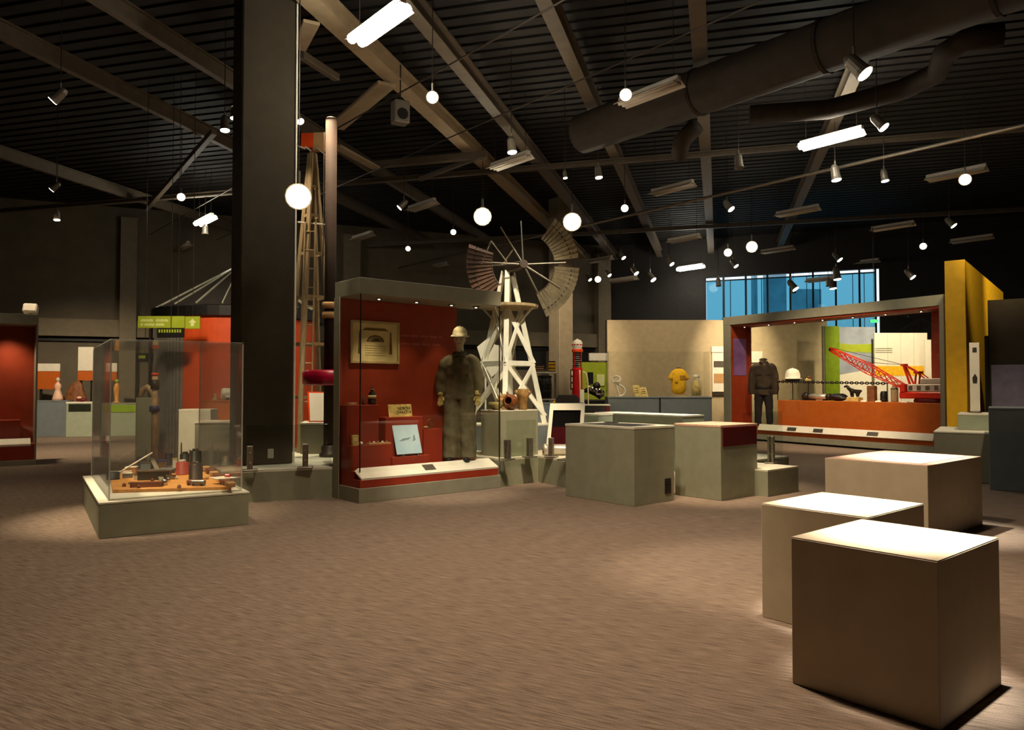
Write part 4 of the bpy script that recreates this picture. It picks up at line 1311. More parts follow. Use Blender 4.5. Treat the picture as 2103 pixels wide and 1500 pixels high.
    # gloves with palm, four fingers and thumb
    for k in (-1, 1):
        h = Vector((k * .262, -.035, .90))
        ns = [(h.x, h.y, h.z + .05, .034, .026), (h.x, h.y - .005, h.z, .038, .024), (h.x, h.y - .012, h.z - .05, .042, .022)]
        es = [(0, 1), (1, 2)]
        for j, (off, ln) in enumerate([(-.03, .055), (-.01, .068), (.010, .064), (.03, .05)]):
            b0 = len(ns)
            ns += [(h.x + off, h.y - .02, h.z - .072, .0105, .0105), (h.x + off * 1.05, h.y - .035, h.z - .072 - ln * .5, .010, .010), (h.x + off * 1.02, h.y - .03, h.z - .072 - ln, .009, .009)]
            es += [(2, b0), (b0, b0 + 1), (b0 + 1, b0 + 2)]
        b0 = len(ns)
        ns += [(h.x - k * .04, h.y - .03, h.z - .015, .013, .013), (h.x - k * .05, h.y - .05, h.z - .06, .011, .011)]
        es += [(1, b0), (b0, b0 + 1)]
        g = mesh_obj('glove', skin_mesh(sc(ns), es, 1), M['glove'], t)
        MB().lathe([(.05 * s, 0), (.052 * s, .01), (.046 * s, .06 * s)], 14, c=(h.x * s, h.y * s, (h.z + .025) * s)).build('glove_cuff', M['glove'], g, True)
    # boots
    for k in (-1, 1):
        MB().ball((k * .118 * s, -.10 * s, .035 * s), .06 * s, 12, (.85, 1.7, .6)).build('boot', M['black'], t, True)
    return t
a_, _ = RP(945, 900, 0.36)
mannequin(case_pt(a_, 0.37, 0.39), 1.06, math.radians(-6))
def recentre(t):
    ks = [o for o in bpy.data.objects if o.parent == t]
    c = Vector((0, 0, 0)); n = 0
    zmin = 1e9
    for o in ks:
        for v in o.bound_box:
            c += o.location + Vector(v); n += 1
            zmin = min(zmin, o.location.z + v[2])
    c /= n
    c.z = zmin
    t.location = Vector(t.location) + Matrix.Rotation(t.rotation_euler.z, 3, 'Z') @ c
    for o in ks:
        o.location = Vector(o.location) - c
for o in list(bpy.data.objects):
    if o.type == 'EMPTY' and o.parent is None and o.name.split('.')[0] in ('refinery_model', 'low_platform', 'label_card'):
        recentre(o)
# ================================================================ pottery plinth and pots
A, B = axes(TH)
q = D(1029, 942, 11.38)
pp_ = thing('pottery_plinth', 'sage grey plinth carrying brown pots between case and island', 'display plinth', (q.x, q.y, PLZ), TH)
PZ = 1.125 - PLZ
MB().span((0, 0, 0), (0.76, 0.50, PZ - 0.02), 0.004).build('body', M['plinth'], pp_)
MB().span((-0.003, -0.003, PZ - 0.02), (0.763, 0.503, PZ), 0.003).build('top_panel', M['plinth_top'], pp_)
def pot(px, d, lab, name):
    v = D(px, 840, d)
    return thing(name, lab, 'pot', (v.x, v.y, 1.125), 0.0)
t = pot(1048, 11.62, 'brown clay jug lying on its side with its dark mouth forward', 'clay_jug')
rr = Matrix.Rotation(math.radians(68), 3, 'Z') @ Matrix.Rotation(math.radians(-84), 3, 'X')
rr = Matrix.Rotation(math.radians(-15), 3, 'Z') @ Matrix.Rotation(math.radians(80), 3, 'X')
MB().lathe([(.03, -.14), (.09, -.12), (.125, -.04), (.12, .03), (.085, .09), (.06, .11), (.072, .14), (.06, .14), (.05, .11), (.07, .05), (.08, -.05)], 22, c=(0.0, 0, .125), rot=rr).build('body', M['clay'], t, True)
MB().tube(crom([(-.03, .06, .235), (-.05, .0, .275), (-.04, -.07, .245), (-.03, -.10, .20)]), .014, 8).build('handle', M['clay'], t, True)
t = pot(1074, 11.78, 'tall mottled brown vase standing at the right of the plinth', 'clay_vase')
MB().lathe([(.06, 0), (.075, .01), (.06, .06), (.075, .15), (.10, .22), (.105, .27), (.085, .30), (.09, .33), (.07, .33), (.06, .28)], 22).build('body', M['clay2'], t, True)
for s in (-1, 1):
    MB().tube([(s * .085, 0, .31), (s * .125, 0, .29), (s * .105, 0, .235)], .012, 8).build('handle', M['clay2'], t, True)
t = pot(1018, 11.62, 'squat olive glazed bowl at the left of the plinth', 'glazed_bowl')
MB().lathe([(.05, 0), (.06, .008), (.115, .06), (.12, .10), (.10, .125), (.09, .12), (.10, .09), (.05, .02)], 22).build('body', M['olive'], t, True)
t = pot(1040, 11.95, 'pale shell shaped pot behind the clay jug', 'clay_basin')
MB().lathe([(.07, 0), (.08, .01), (.16, .14), (.17, .18), (.15, .18), (.07, .03)], 22, sc=(1.0, .6)).build('body', M['terra'], t, True)
MB().lathe([(.15, .16), (.13, .21), (.06, .245), (.02, .25)], 20, sc=(1.0, .6)).build('lid', M['clay2'], t, True)
# ================================================================ white windmill
WD = 12.95
wc = D(1043, 793, WD)
WZ = 0.855
wp = thing('windmill_plinth', 'pale plinth under the feet of the white windmill', 'display plinth', (wc.x, wc.y, PLZ), TH)
MB().span((-0.62, -0.56, 0), (0.62, 0.56, WZ - PLZ - 0.03), 0.004).build('body', M['bluegrey'], wp)
MB().span((-0.62, -0.56, WZ - PLZ - 0.03), (0.62, 0.56, WZ - PLZ), 0.003).build('top_panel', M['plinth_top'], wp)
wm = thing('windmill', 'white timber windmill tower with a fanned metal wheel', 'windmill', (wc.x, wc.y, WZ), TH)
HT = 3.50 - WZ
def half(z):
    return 0.05 + (HT - z) / HT * 0.40
cs = [(-1, -1), (1, -1), (1, 1), (-1, 1)]
for sx, sy in cs:
    MB().bar((sx * half(0), sy * half(0), 0), (sx * half(HT), sy * half(HT), HT), 0.085, 0.085, 0.004).build('leg', M['white_ply'], wm)
zA, zB, zC = 0.12, 1.03, 1.98
def side(sx0, sy0, sx1, sy1):
    def pt(s, z):
        h = half(z) + 0.03
        return Vector((s[0] * h, s[1] * h, z))
    a, b = (sx0, sy0), (sx1, sy1)
    MB().bar(pt(a, zB), pt(b, zB), 0.03, 0.085, 0.003).build('girt', M['white_ply'], wm)
    for z0, z1 in ((zA, zB), (zB, zC)):
        MB().bar(pt(a, z0), pt(b, z1), 0.022, 0.075, 0.003).build('brace', M['white_ply'], wm)
        MB().bar(pt(b, z0) * 1.0, pt(a, z1) * 1.0, 0.022, 0.075, 0.003).build('brace', M['white_ply'], wm)
for k in range(4):
    side(*cs[k], *cs[(k + 1) % 4])
MB().lathe([(0.50, 2.0), (0.53, 2.005), (0.53, 2.05), (0.50, 2.055)], 32).build('round_platform', M['oldwood'], wm)
for k in range(4):
    an = k * math.pi / 2 + .4
    MB().bar((.2 * math.cos(an), .2 * math.sin(an), 1.72), (.48 * math.cos(an), .48 * math.sin(an), 2.0), .03).build('platform_strut', M['white_ply'], wm)
# head with wheel: local -> faces the visitor
hd = thing('head_tmp', 'x', None) if False else None
HZ = HT + 0.06
rotw = -TH + math.radians(9)
R = Matrix.Rotation(rotw, 4, 'Z')
hub = R @ Vector((0.20, -0.42, HZ))
def HP(u, v, w_=0.0):
    """wheel plane: u right, v up, w towards visitor"""
    q = R @ Vector((u, -w_, v))
    return hub + Vector((q.x, q.y, q.z))
MB().cyl(HP(-0.22, -0.02, -0.45), HP(0, 0, -0.02), 0.10, 0.075, 14).build('gearbox', M['darkmetal'], wm)
MB().cyl(HP(0, 0, -0.03), HP(0, 0, 0.07), 0.07, n=16).build('hub', M['darkmetal'], wm)
MB().box(HP(-0.2, -0.06, -0.40), (0.16, 0.16, 0.18), 0.02, rz=rotw).build('turntable', M['darkmetal'], wm)
RI, RO_ = 0.54, 0.97
for k, an in enumerate([93, 122, -62, -31, 4, 178]):
    c_, s_ = math.cos(math.radians(an)), math.sin(math.radians(an))
    MB().cyl(HP(.05 * c_, .05 * s_), HP(.74 * c_, .74 * s_), 0.014, 0.011, 8).build('spoke', M['steel'], wm)
for a0, a1 in ((-66, -2), (8, 56), (160, 222)):
    MB().tube([HP(RI * math.cos(math.radians(a0 + (a1 - a0) * i / 8)), RI * math.sin(math.radians(a0 + (a1 - a0) * i / 8))) for i in range(9)], 0.010, 6).build('inner_rim', M['darkmetal'], wm)
    MB().tube([HP(.84 * math.cos(math.radians(a0 + (a1 - a0) * i / 8)), .84 * math.sin(math.radians(a0 + (a1 - a0) * i / 8))) for i in range(9)], 0.008, 6).build('outer_rim', M['darkmetal'], wm)
    n_ = int((a1 - a0) / 5)
    for k in range(n_):
        an = math.radians(a0 + (a1 - a0) * (k + .5) / n_)
        w_ = 0.030
        c_, s_ = math.cos(an), math.sin(an)
        lo, hi = [], []
        for rr_, ww in ((RI, w_ * .62), (RO_, w_ * 1.25)):
            for sg in (-1, 1):
                u, v = rr_ * c_ - sg * ww * s_, rr_ * s_ + sg * ww * c_
                lo.append(HP(u, v, sg * ww * 0.75 - .002)); hi.append(HP(u, v, sg * ww * 0.75 + .002))
        MB().hexa([lo[0], lo[1], lo[3], lo[2]], [hi[0], hi[1], hi[3], hi[2]]).build('blade', M['rustblade_dim'] if a0 == 160 else M['galv'], wm)  # left sector rust brown, and darkened for the dim light there
# tail boom and struts
for p0, p1, r_ in [((-.22, .05, -.4), (-.62, .10, -.9), .014), ((-.22, .10, -.4), (-.46, .52, -.7), .012), ((-.46, .52, -.7), (-.62, .10, -.9), .012), ((-.30, .05, -.45), (-.10, .33, -.5), .012)]:
    MB().cyl(HP(*p0), HP(*p1), r_, n=8).build('tail_strut', M['galv'], wm)
MB().cyl(HP(-.22, -.05, -.44), HP(-.22, -2.9, -.44), .012, n=6).build('pump_rod', M['oldwood'], wm)
# white vane sheet leaning behind the tower
q = D(1006, 776, 13.9)
vs = thing('vane_sheet', 'white angular vane sheet behind the left of the windmill tower', 'windmill vane', (q.x, q.y, PLZ), 0.0)
tf = Matrix.Rotation(math.pi / 2, 4, 'X')
z0 = 1.24
MB().prism([(-.24, z0 + .58), (-.02, z0 + .76), (.10, z0 + .62), (.22, z0 + .60), (.22, z0 + .18), (.02, z0), (-.12, z0 + .2)], -.006, .006, tf=tf).build('sheet', M['white'], vs)
for x in (-.08, .12):
    MB().bar((x, .03, 0), (x, .03, z0 + .45), .03).build('support_leg', M['white_ply'], vs)
# ================================================================ fuel pump
q = D(1186, 793, 16)
fp = thing('fuel_pump', 'tall red visible fuel pump with a glass cylinder and white dome', 'fuel pump', (q.x, q.y, 0), 0.3)
MB().lathe([(.20, 0), (.20, .06), (.16, .10), (.12, .2), (.105, 1.85), (.12, 1.88), (.09, 1.89)], 24).build('body', M['pumpred'], fp, True)
MB().lathe([(.095, 1.89), (.095, 2.22)], 24).build('glass_cylinder', G_PUMP, fp, True)
for k in range(7):
    z = 1.91 + k * .045
    MB().tube([(.096 * math.cos(i * math.pi / 8), .096 * math.sin(i * math.pi / 8), z) for i in range(16)], .004, 5, True).build('gauge_ring', M['steel'], fp)
for k in range(4):
    an = k * math.pi / 2 + .5
    MB().cyl((.105 * math.cos(an), .105 * math.sin(an), 1.88), (.105 * math.cos(an), .105 * math.sin(an), 2.23), .007, n=6).build('guard_rod', M['pumpred'], fp)
MB().lathe([(.115, 2.22), (.12, 2.235), (.12, 2.28), (.11, 2.295)], 24).build('collar', M['pumporange'], fp, True)
MB().lathe([(.108, 2.295), (.10, 2.31), (.10, 2.33), (.112, 2.34), (.112, 2.365), (.095, 2.38)], 24).build('neck_band', M['white'], fp, True)
MB().lathe([(.112, 2.38), (.115, 2.395), (.105, 2.44), (.075, 2.48), (.03, 2.50), (.01, 2.515)], 24).build('dome', M['white'], fp, True)
mb = MB()
for k in range(10):
    an = k * math.pi / 5
    mb.ball((.112 * math.cos(an), .112 * math.sin(an), 2.383), .017, 8)
mb.build('dome_scallop', M['pumpred'], fp, True)
MB().tube(crom([(.08, -.11, 1.80), (.15, -.14, 1.74), (.18, -.15, 1.45), (.185, -.15, .95), (.15, -.17, .78), (.09, -.18, .74), (.03, -.17, .85), (-.0, -.16, 1.2), (0, -.13, 1.84)], 5), .016, 8).build('hose', M['hose'], fp, True)
MB().span((.02, -.135, .95), (.10, -.115, 1.42), .004).build('price_plate', M['white'], fp)
# ================================================================ dark machine with fender
q = D(1222, 793, 16.4)
vm = thing('antique_machine', 'black machine with a curved fender and chrome fittings right of the fuel pump', 'machine', (q.x, q.y, 0), 0.0)
MB().tube([(-.26, 0, 1.38), (-.18, 0, 1.41), (-.06, 0, 1.38), (.05, 0, 1.32), (.13, 0, 1.24)], [.03, .06, .07, .065, .05], 14).build('fender', M['black'], vm, True)
MB().ball((.05, .12, 1.50), .085, 14, (1, .8, 1.0)).build('round_housing', M['black'], vm, True)
MB().lathe([(.02, -.05), (.09, -.02), (.10, .02), (.085, .03)], 18, c=(.10, -.10, 1.34), rot=Matrix.Rotation(math.pi / 2, 3, 'X')).build('headlamp', M['chrome'], vm, True)
for x, z in ((-.15, 1.52), (-.07, 1.49), (.01, 1.46)):
    MB().cyl((x, -.05, z - .12), (x + .02, -.05, z), .025, n=12).build('chrome_fitting', M['chrome'], vm, True)
MB().span((-.20, -.03, 1.53), (-.10, .03, 1.56), .012).build('fuel_cap', M['chrome'], vm)
MB().span((-.40, -.15, 0), (.30, .25, 1.20), .02).build('body', M['black'], vm)
# lime lit wall panel behind
q = D(1222, 793, 19.5)
lw = thing('display_wall', 'lime lit display panel with a pale header beyond the fuel pump', 'display panel', (q.x, q.y, 0), 0.1)
MB().span((-.42, 0, 0), (.34, .06, 2.12), .005).build('panel', M['lime'], lw)
MB().span((-.16, -.03, 2.16), (.34, .06, 2.36), .005).build('header', M['white'], lw)
MB().span((-.20, -.02, 1.55), (-.05, 0, 1.86), .004).build('dark_picture', M['black'], lw)
MB().span((.05, -.02, 1.50), (.25, 0, 1.8), .004).build('pale_picture', M['limeletter'], lw)
# barrels on shelves
q = D(1119, 793, 18)
sh = thing('shelf_rack', 'two tier grey shelf rack holding dark barrels behind the windmill', 'shelf rack', (q.x, q.y, 0), 0.0)
MB().span((-.30, -.2, 1.16), (.28, .2, 1.19), .004).build('shelf', M['plinth_top'], sh)
MB().span((-.30, -.2, 1.80), (.28, .2, 1.84), .004).build('shelf', M['plinth_top'], sh)
for x in (-.27, .25):
    for y in (-.18, .18):
        MB().span((x - .015, y - .015, 0), (x + .015, y + .015, 1.84)).build('upright', M['steel'], sh)
def barrel(z, h, r, lab, m, dx=0.0):
    t = thing('barrel', lab, 'barrel', (q.x + dx, q.y, z), 0)
    MB().lathe([(r * .92, 0), (r, h * .3), (r, h * .7), (r * .92, h)], 20).build('body', m, t, True)
    for k in (.04, .33, .66, .95):
        MB().lathe([(r * 1.03, h * k - .012), (r * 1.03, h * k + .012)], 20).build('hoop', M['darkmetal'], t, True)
barrel(1.19, .56, .17, 'large dark barrel on the middle shelf behind the windmill', M['black'])
barrel(.55, .56, .19, 'lower dark barrel under the shelf behind the windmill', M['black'])
barrel(1.84, .26, .085, 'yellow can on the right of the top shelf', M['shirt'], .17)
barrel(1.84, .16, .12, 'flat tan drum on the left of the top shelf', M['tan'], -.14)
bs_ = thing('barrel_stand', 'dark low stand under the shelf rack barrels', 'stand', (q.x, q.y, 0), 0)
MB().span((-.22, -.16, 0), (.22, .16, .55), .01).build('body', M['black'], bs_)
# dark grey counters behind the label stand
def counter(px0, px1, py, d, z, dep, lab, m, top=None, rz=0.0, grp=None):
    a, b = D(px0, py, d), D(px1, py, d)
    t = thing('counter', lab, 'counter', ((a.x + b.x) / 2, d, 0), rz, grp)
    hw = (b.x - a.x) / 2
    MB().span((-hw, 0, 0), (hw, dep, z - .03), .006).build('body', m, t)
    MB().span((-hw - .01, -.01, z - .03), (hw + .01, dep, z), .004).build('worktop', top or m, t)
    return t
counter(1100, 1198, 830, 15.0, 1.16, .5, 'dark slate counter behind the sloping label stand', M['bluegrey'])
q = D(1166, 815, 14.9)
t = thing('curved_screen', 'dark grey rounded panel standing on the slate counter', 'panel', (q.x, q.y + .12, 1.16), 0)
MB().prism([(-.24, 0), (.24, 0), (.24, .08), (.18, .16), (-.18, .16), (-.24, .06)], -.02, .02, .004, tf=Matrix.Rotation(math.pi / 2, 4, 'X')).build('panel', M['walldark'], t)
q = D(1150, 812, 15.2)
t = thing('yellow_scrap', 'small orange yellow folded piece on the slate counter', 'small object', (q.x, q.y, 1.16), 0)
MB().hexa([(-.16, 0, 0), (.10, 0, 0), (.10, .12, 0), (-.16, .12, 0)], [(-.05, .02, .08), (.12, .02, .13), (.12, .06, .13), (-.05, .06, .08)]).build('piece', M['shirt'], t)
CZ = 1.275
counter(1249, 1354, 815, 15.5, CZ, .55, 'slate blue counter under the coiled hose sculpture', M['bluegrey'], grp='slate counters')
counter(1357, 1462, 815, 15.5, CZ, .55, 'slate blue counter under the yellow shirt', M['bluegrey'], grp='slate counters')
q = D(1226, 835, 15.0)
t = thing('dark_case', 'low dark glass topped case with a maroon end beside the slate counter', 'display case', (q.x, q.y, 0), 0)
MB().span((-.27, 0, 0), (.18, .4, 1.10), .004).build('body', M['walldark'], t)
MB().span((.181, 0, .6), (.26, .4, 1.10), .004).build('maroon_end', M['darkred'], t)
MB().span((-.28, -.01, 1.10), (.27, .41, 1.125), .003).build('top_rim', M['plinth_top'], t)
# items on the counters
def ctop(px, dy=.22):
    v = D(px, 800, 15.5 + dy)
    return (v.x, v.y, CZ)
t = thing('coiled_hose', 'pale coiled hose sculpture standing on the slate counter', 'hose', ctop(1270), 0)
MB().tube(crom([(.02, 0, .016), (.10, 0, .03), (.14, 0, .11), (.11, 0, .19), (.04, 0, .24), (-.06, .02, .28), (-.12, .03, .35), (-.10, .03, .41), (-.03, .0, .43), (.03, -.02, .40), (.03, -.03, .34), (-.03, -.03, .31), (-.07, -.02, .33), (-.04, 0, .22), (0, .01, .10), (.03, .02, .016)], 5), .018, 8).build('hose', M['white'], t, True)
MB().lathe([(.10, 0), (.10, .012), (.02, .014)], 18).build('foot', M['white'], t)
for px, h, lab in [(1309, .24, 'taller pale label card leaning on the slate counter'), (1323, .20, 'shorter pale label card beside the taller one')]:
    t = thing('label_card', lab, 'label', ctop(px, .12 if px < 1315 else .10), 0)
    MB().hexa([(-.05, 0, 0), (.09, 0, 0), (.09, .01, 0), (-.05, .01, 0)], [(-.09, .09, h), (.05, .09, h), (.05, .10, h), (-.09, .10, h)]).build('card', M['plate'], t)
    MB().bar((0, .06, 0), (-.02, .075, h * .7), .012).build('card_foot', M['black'], t)
    for k in range(3):
        f0 = .3 + k * .2
        MB().hexa([(-.03 - .04 * f0, .09 * f0 - .003, h * f0), (.05 - .04 * f0, .09 * f0 - .003, h * f0), (.05 - .04 * f0, .09 * f0, h * f0), (-.03 - .04 * f0, .09 * f0, h * f0)],
                  [(-.03 - .04 * f0, .09 * f0, h * f0 + .014), (.05 - .04 * f0, .09 * f0, h * f0 + .014), (.05 - .04 * f0, .09 * f0 + .002, h * f0 + .014), (-.03 - .04 * f0, .09 * f0 + .002, h * f0 + .014)]).build('printed_line', M['ink'], t)
# yellow shirt on a form
t = thing('yellow_shirt', 'yellow short sleeved shirt on a torso form on the slate counter', 'shirt', ctop(1394), 0)
ns = [(0, 0, .03, .17, .09), (0, 0, .22, .172, .095), (0, 0, .42, .17, .09), (0, 0, .54, .11, .07), (0, 0, .60, .06, .05), (.135, 0, .50, .08, .07), (.165, 0, .34, .075, .07), (-.135, 0, .50, .08, .07), (-.165, 0, .34, .075, .07)]
mesh_obj('shirt_body', skin_mesh(ns, [(0, 1), (1, 2), (2, 3), (3, 4), (2, 5), (5, 6), (2, 7), (7, 8)], 2), M['shirt'], t)
MB().lathe([(.05, .605), (.056, .61), (.05, .615), (.03, .61)], 16).build('neckline', M['darkmetal'], t, True)
MB().box((.06, -.088, .40), (.11, .014, .09), .006).build('chest_print', M['shirtprint'], t)
MB().box((-.07, -.09, .30), (.06, .012, .04), .005).build('chest_print', M['shirtprint'], t)
MB().span((-.15, -.09, 0), (.15, .09, .012), .003).build('base_board', M['plate'], t)
t = thing('glass_jar', 'clear stoppered jar with white packing right of the yellow shirt', 'jar', ctop(1430), 0)
MB().lathe([(.10, 0), (.115, .01), (.12, .22), (.10, .32), (.06, .36), (.055, .40)], 20).build('jar', G_ACR, t, True)
MB().lathe([(.065, .40), (.07, .42), (.06, .46), (.02, .47)], 16).build('stopper', M['white'], t, True)
MB().lathe([(.05, .02), (.09, .03), (.095, .16), (.085, .26), (.04, .34), (.01, .35)], 16).build('contents', M['plate'], t, True)
# clear vitrine over the counter pieces
a, b = D(1250, 800, 15.53), D(1458, 800, 15.53)
t = thing('glass_vitrine', 'long clear vitrine covering the shirt and hose on the slate counters', 'vitrine', (a.x, a.y, CZ), 0)
wv = b.x - a.x
for lo, hi in [((0, 0, .002), (wv, .008, .95)), ((0, .49, .002), (wv, .498, .95)), ((0, .009, .002), (.008, .489, .95)), ((wv - .008, .009, .002), (wv, .489, .95))]:
    MB().span(lo, hi).build('glass_pane', G_CASE, t)
# ================================================================ beige partition with print
q0, q1 = D(1247, 793, 25), D(1700, 793, 25)
t = thing('partition', 'tall warm beige partition wall behind the slate counters', 'partition', (q0.x, 25, 0), 0.0)
MB().span((0, 0, 0), (q1.x - q0.x, .18, 3.72), .01).build('panel', M['beige'], t)
MB().span((-.03, -.02, 0), (0, .20, 3.72), .004).build('end_trim', M['column'], t)
for nm, px0, px1, py0, py1, lab in [('framed_print', 1463, 1500, 724, 805, 'bright white framed print on the beige partition left of the orange case'), ('white_sign', 1533, 1566, 722, 745, 'white sign board on the beige partition above the dark jacket')]:
    a, b = D(px0, py1, 24.95), D(px1, py0, 24.95)
    o = thing(nm, lab, 'picture' if nm == 'framed_print' else 'sign', (a.x, a.y + .03, a.z), 0)
    wv, hv = b.x - a.x, b.z - a.z
    MB().span((0, -.03, 0), (wv, 0, hv), .006).build('frame' if nm == 'framed_print' else 'board', M['white'], o)
    if nm == 'framed_print':
        MB().span((.05, -.036, hv * .62), (wv - .05, -.0301, hv * .78)).build('photo_print', M['steel'], o)
        MB().span((.05, -.036, hv * .22), (wv - .05, -.0301, hv * .46)).build('photo_print', M['tan'], o)
        MB().span((-.02, -.05, hv + .0), (wv, 0, hv + .2), .004).build('header_board', M['white'], o)
        MB().span((0, -.034, -.14), (wv, 0, -.005), .004).build('foot_board', M['column'], o)
q = D(1480, 818, 24)
t = thing('white_box', 'small white box at the right end of the slate counters', 'box', (q.x, 22.6, 0), 0)
MB().span((-.14, 0, 0), (.12, .3, 1.22), .01).build('body', M['white'], t)
MB().span((-.15, -.01, 1.22), (.13, .31, 1.25), .004).build('lid', M['white'], t)
# ================================================================ orange see-through case
E0, E1 = Vector((6.10, 21.44, 0)), Vector((9.29, 15.97, 0))
q = E1 - E0
OR = math.atan2(q.y, q.x)
OL = q.length
OO = (E0.x, E0.y)
oc = thing('orange_display_case', 'long orange see-through display case with a grey frame at right', 'display case', (E0.x, E0.y, 0), OR)
def OP(px, py, b):
    return GP(OO, OR, b, px, py)
OD = 0.75
FZ = OP(1500, 651, 0)[1]
FT = OP(1500, 668, 0)[1]
MB().span((0, -.06, .05), (OL, OD + .02, .19), .004).build('base', M['case_grey'], oc)
MB().span((.1, .06, 0), (OL - .1, OD - .06, .05), .004).build('toe_kick', M['black'], oc)
MB().span((0, -.02, FT), (OL, OD + .02, FZ), .005).build('top_beam', M['case_grey'], oc)
p0, _ = OP(1487, 793, 0); p1, _ = OP(1501, 793, 0)
MB().span((max(p0, 0), -.02, .19), (p1, OD + .02, FT), .004).build('left_post', M['case_grey'], oc)
MB().span((OL - .10, -.02, .19), (OL, OD + .02, FT), .004).build('right_post', M['case_grey'], oc)
MB().span((p1, .02, FT - .05), (OL - .10, OD - .01, FT), .003).build('ceiling_panel', M['redwall'], oc)
MB().span((p1, -.02, .19), (OL - .10, OD, .40), .003).build('orange_base', M['orange'], oc)
# red reveals: left panel faces the visitor at the back, right panel likewise
l1, _ = OP(1541, 793, OD - .06)
l0 = p1
MB().span((l0, OD - .05, .40), (l1, OD, FT - .05), .003).build('back_panel', M['redwall'], oc)
r0, _ = OP(1914, 793, OD - .06)
MB().span((r0, OD - .05, .40), (OL - .10, OD, FT - .05), .003).build('back_panel', M['redwall'], oc)
MB().span((p1, .02, .40), (p1 + .015, OD - .05, FT - .05), .002).build('reveal_panel', M['redwall'], oc)
MB().span((p1 + .0155, .10, 1.80), (p1 + .024, OD - .14, 2.86), .002).build('violet_reflection', M['violet'], oc)  # painted stand-in for the window's bluish reflection in the glass
# counter block
k0, kz = OP(1597, 822, .12)
KZ = kz
MB().span((k0, .12, .40), (OL - .11, OD - .06, KZ), .005).build('counter_block', M['orange'], oc)
# glass
MB().span((p1, .0, .405), (OL - .1, .01, FT)).build('glass_pane', G_CASE, oc)
MB().span((l1, OD - .02, .40), (r0, OD - .01, FT - .05)).build('glass_pane', G_CASE, oc)
# rail
ra, rz1 = OP(1560, 886, -.02); rb, _ = OP(1912, 900, -.16)
rl = MB().hexa([(ra, -.08, .30), (rb, -.08, .30), (rb, -.021, .44), (ra, -.021, .44)], [(ra, -.10, .31), (rb, -.10, .31), (rb, -.021, .465), (ra, -.021, .465)]).build('label_rail', M['white'], oc)
for px in (1624, 1678, 1790):
    a, _ = OP(px, 893, -.1)
    MB().hexa([(a - .14, -.087, .335), (a + .14, -.087, .335), (a + .14, -.041, .425), (a - .14, -.041, .425)], [(a - .14, -.0905, .336), (a + .14, -.0905, .336), (a + .14, -.0445, .426), (a - .14, -.0445, .426)]).build('photo_print', M['steel'], rl)
MB().span((ra, -.06, .28), (rb, -.021, .30)).build('rail_bracket', M['orange'], rl)
for k in range(7):
    x = OL * (k + .6) / 7.4
    o = MB().cyl((x, .3, FT - .065), (x, .3, FT - .05), .05, n=12).build('downlight', M['steel'], oc)
    MB().cyl((x, .3, FT - .07), (x, .3, FT - .064), .012, n=12).build('downlight_lamp', E_LAMP, o)
def opt(a, b, z):
    A, B = axes(OR)
    return Vector((OO[0], OO[1], 0)) + A * a + B * b + Vector((0, 0, z))
def oth(name, lab, cat, px, b=.45, z=None, rz=None, grp=None):
    a, _ = OP(px, 800, b)
    return thing(name, lab, cat, opt(a, b, KZ if z is None else z), OR if rz is None else rz, grp)
PXM = 19.0 / F_PX
# headless mannequin in dark jacket
a, zt = OP(1569, 735, .40)
a, zb = OP(1569, 888, .40)
hm = thing('headless_mannequin', 'headless mannequin in a dark jacket and black trousers in the orange case', 'mannequin', opt(a, .40, .40), -.35)
H = zt - .40
s = H / 1.56
def scl(ns):
    return [(x * s, y * s, z * s, u * s, v * s) for x, y, z, u, v in ns]
ch = [scl([(0, 0, .70, .205, .135), (0, 0, .90, .195, .135), (0, 0, 1.14, .205, .135), (0, 0, 1.34, .20, .12), (0, .01, 1.44, .12, .085), (0, .01, 1.50, .06, .06), (0, .01, 1.55, .055, .055)])]
for k in (-1, 1):
    ch.append(scl([(k * .12, 0, 1.35, .095, .095), (k * .20, 0, 1.31, .092, .092), (k * .25, .0, 1.12, .084, .084), (k * .262, -.02, .88, .074, .074), (k * .258, -.04, .72, .06, .06)]))
jo = mesh_obj('jacket', fused(ch, .016, 5, .007, 5), M['jacket'], hm)
MB().lathe([(.20 * s, .84 * s), (.205 * s, .85 * s), (.205 * s, .90 * s), (.20 * s, .91 * s)], 24, sc=(1, .70)).build('belt', M['black'], jo, True)
for k in (-1, 1):
    MB().box((k * .16 * s, -.11 * s, .93 * s), (.03 * s, .02 * s, .09 * s), .004).build('chrome_buckle', M['chrome'], jo)
    MB().box((k * .09 * s, -.135 * s, 1.22 * s), (.11 * s, .012, .11 * s), .003).build('pocket_flap', M['jacket'], jo)
    MB().hexa([(k * .01 * s, -.115 * s, 1.42 * s), (k * .08 * s, -.10 * s, 1.46 * s), (k * .09 * s, -.02 * s, 1.52 * s), (k * .03 * s, -.07 * s, 1.53 * s)],
              [(k * .01 * s, -.125 * s, 1.43 * s), (k * .08 * s, -.11 * s, 1.47 * s), (k * .09 * s, -.03 * s, 1.53 * s), (k * .03 * s, -.08 * s, 1.54 * s)]).build('collar', M['jacket'], jo)
ch = [scl([(0, 0, .95, .16, .11), (0, 0, .80, .165, .115), (0, 0, .70, .15, .105)])]
for k in (-1, 1):
    ch.append(scl([(k * .09, 0, .80, .105, .11), (k * .105, 0, .60, .10, .10), (k * .12, 0, .34, .082, .085), (k * .13, 0, .04, .076, .082)]))
mesh_obj('trousers', fused(ch, .016, 4, .006, 8), M['trouser'], hm)
for k in (-1, 1):
    MB().ball((k * .125 * s, -.06 * s, .03 * s), .055 * s, 10, (.9, 1.8, .6)).build('boot', M['black'], hm, True)
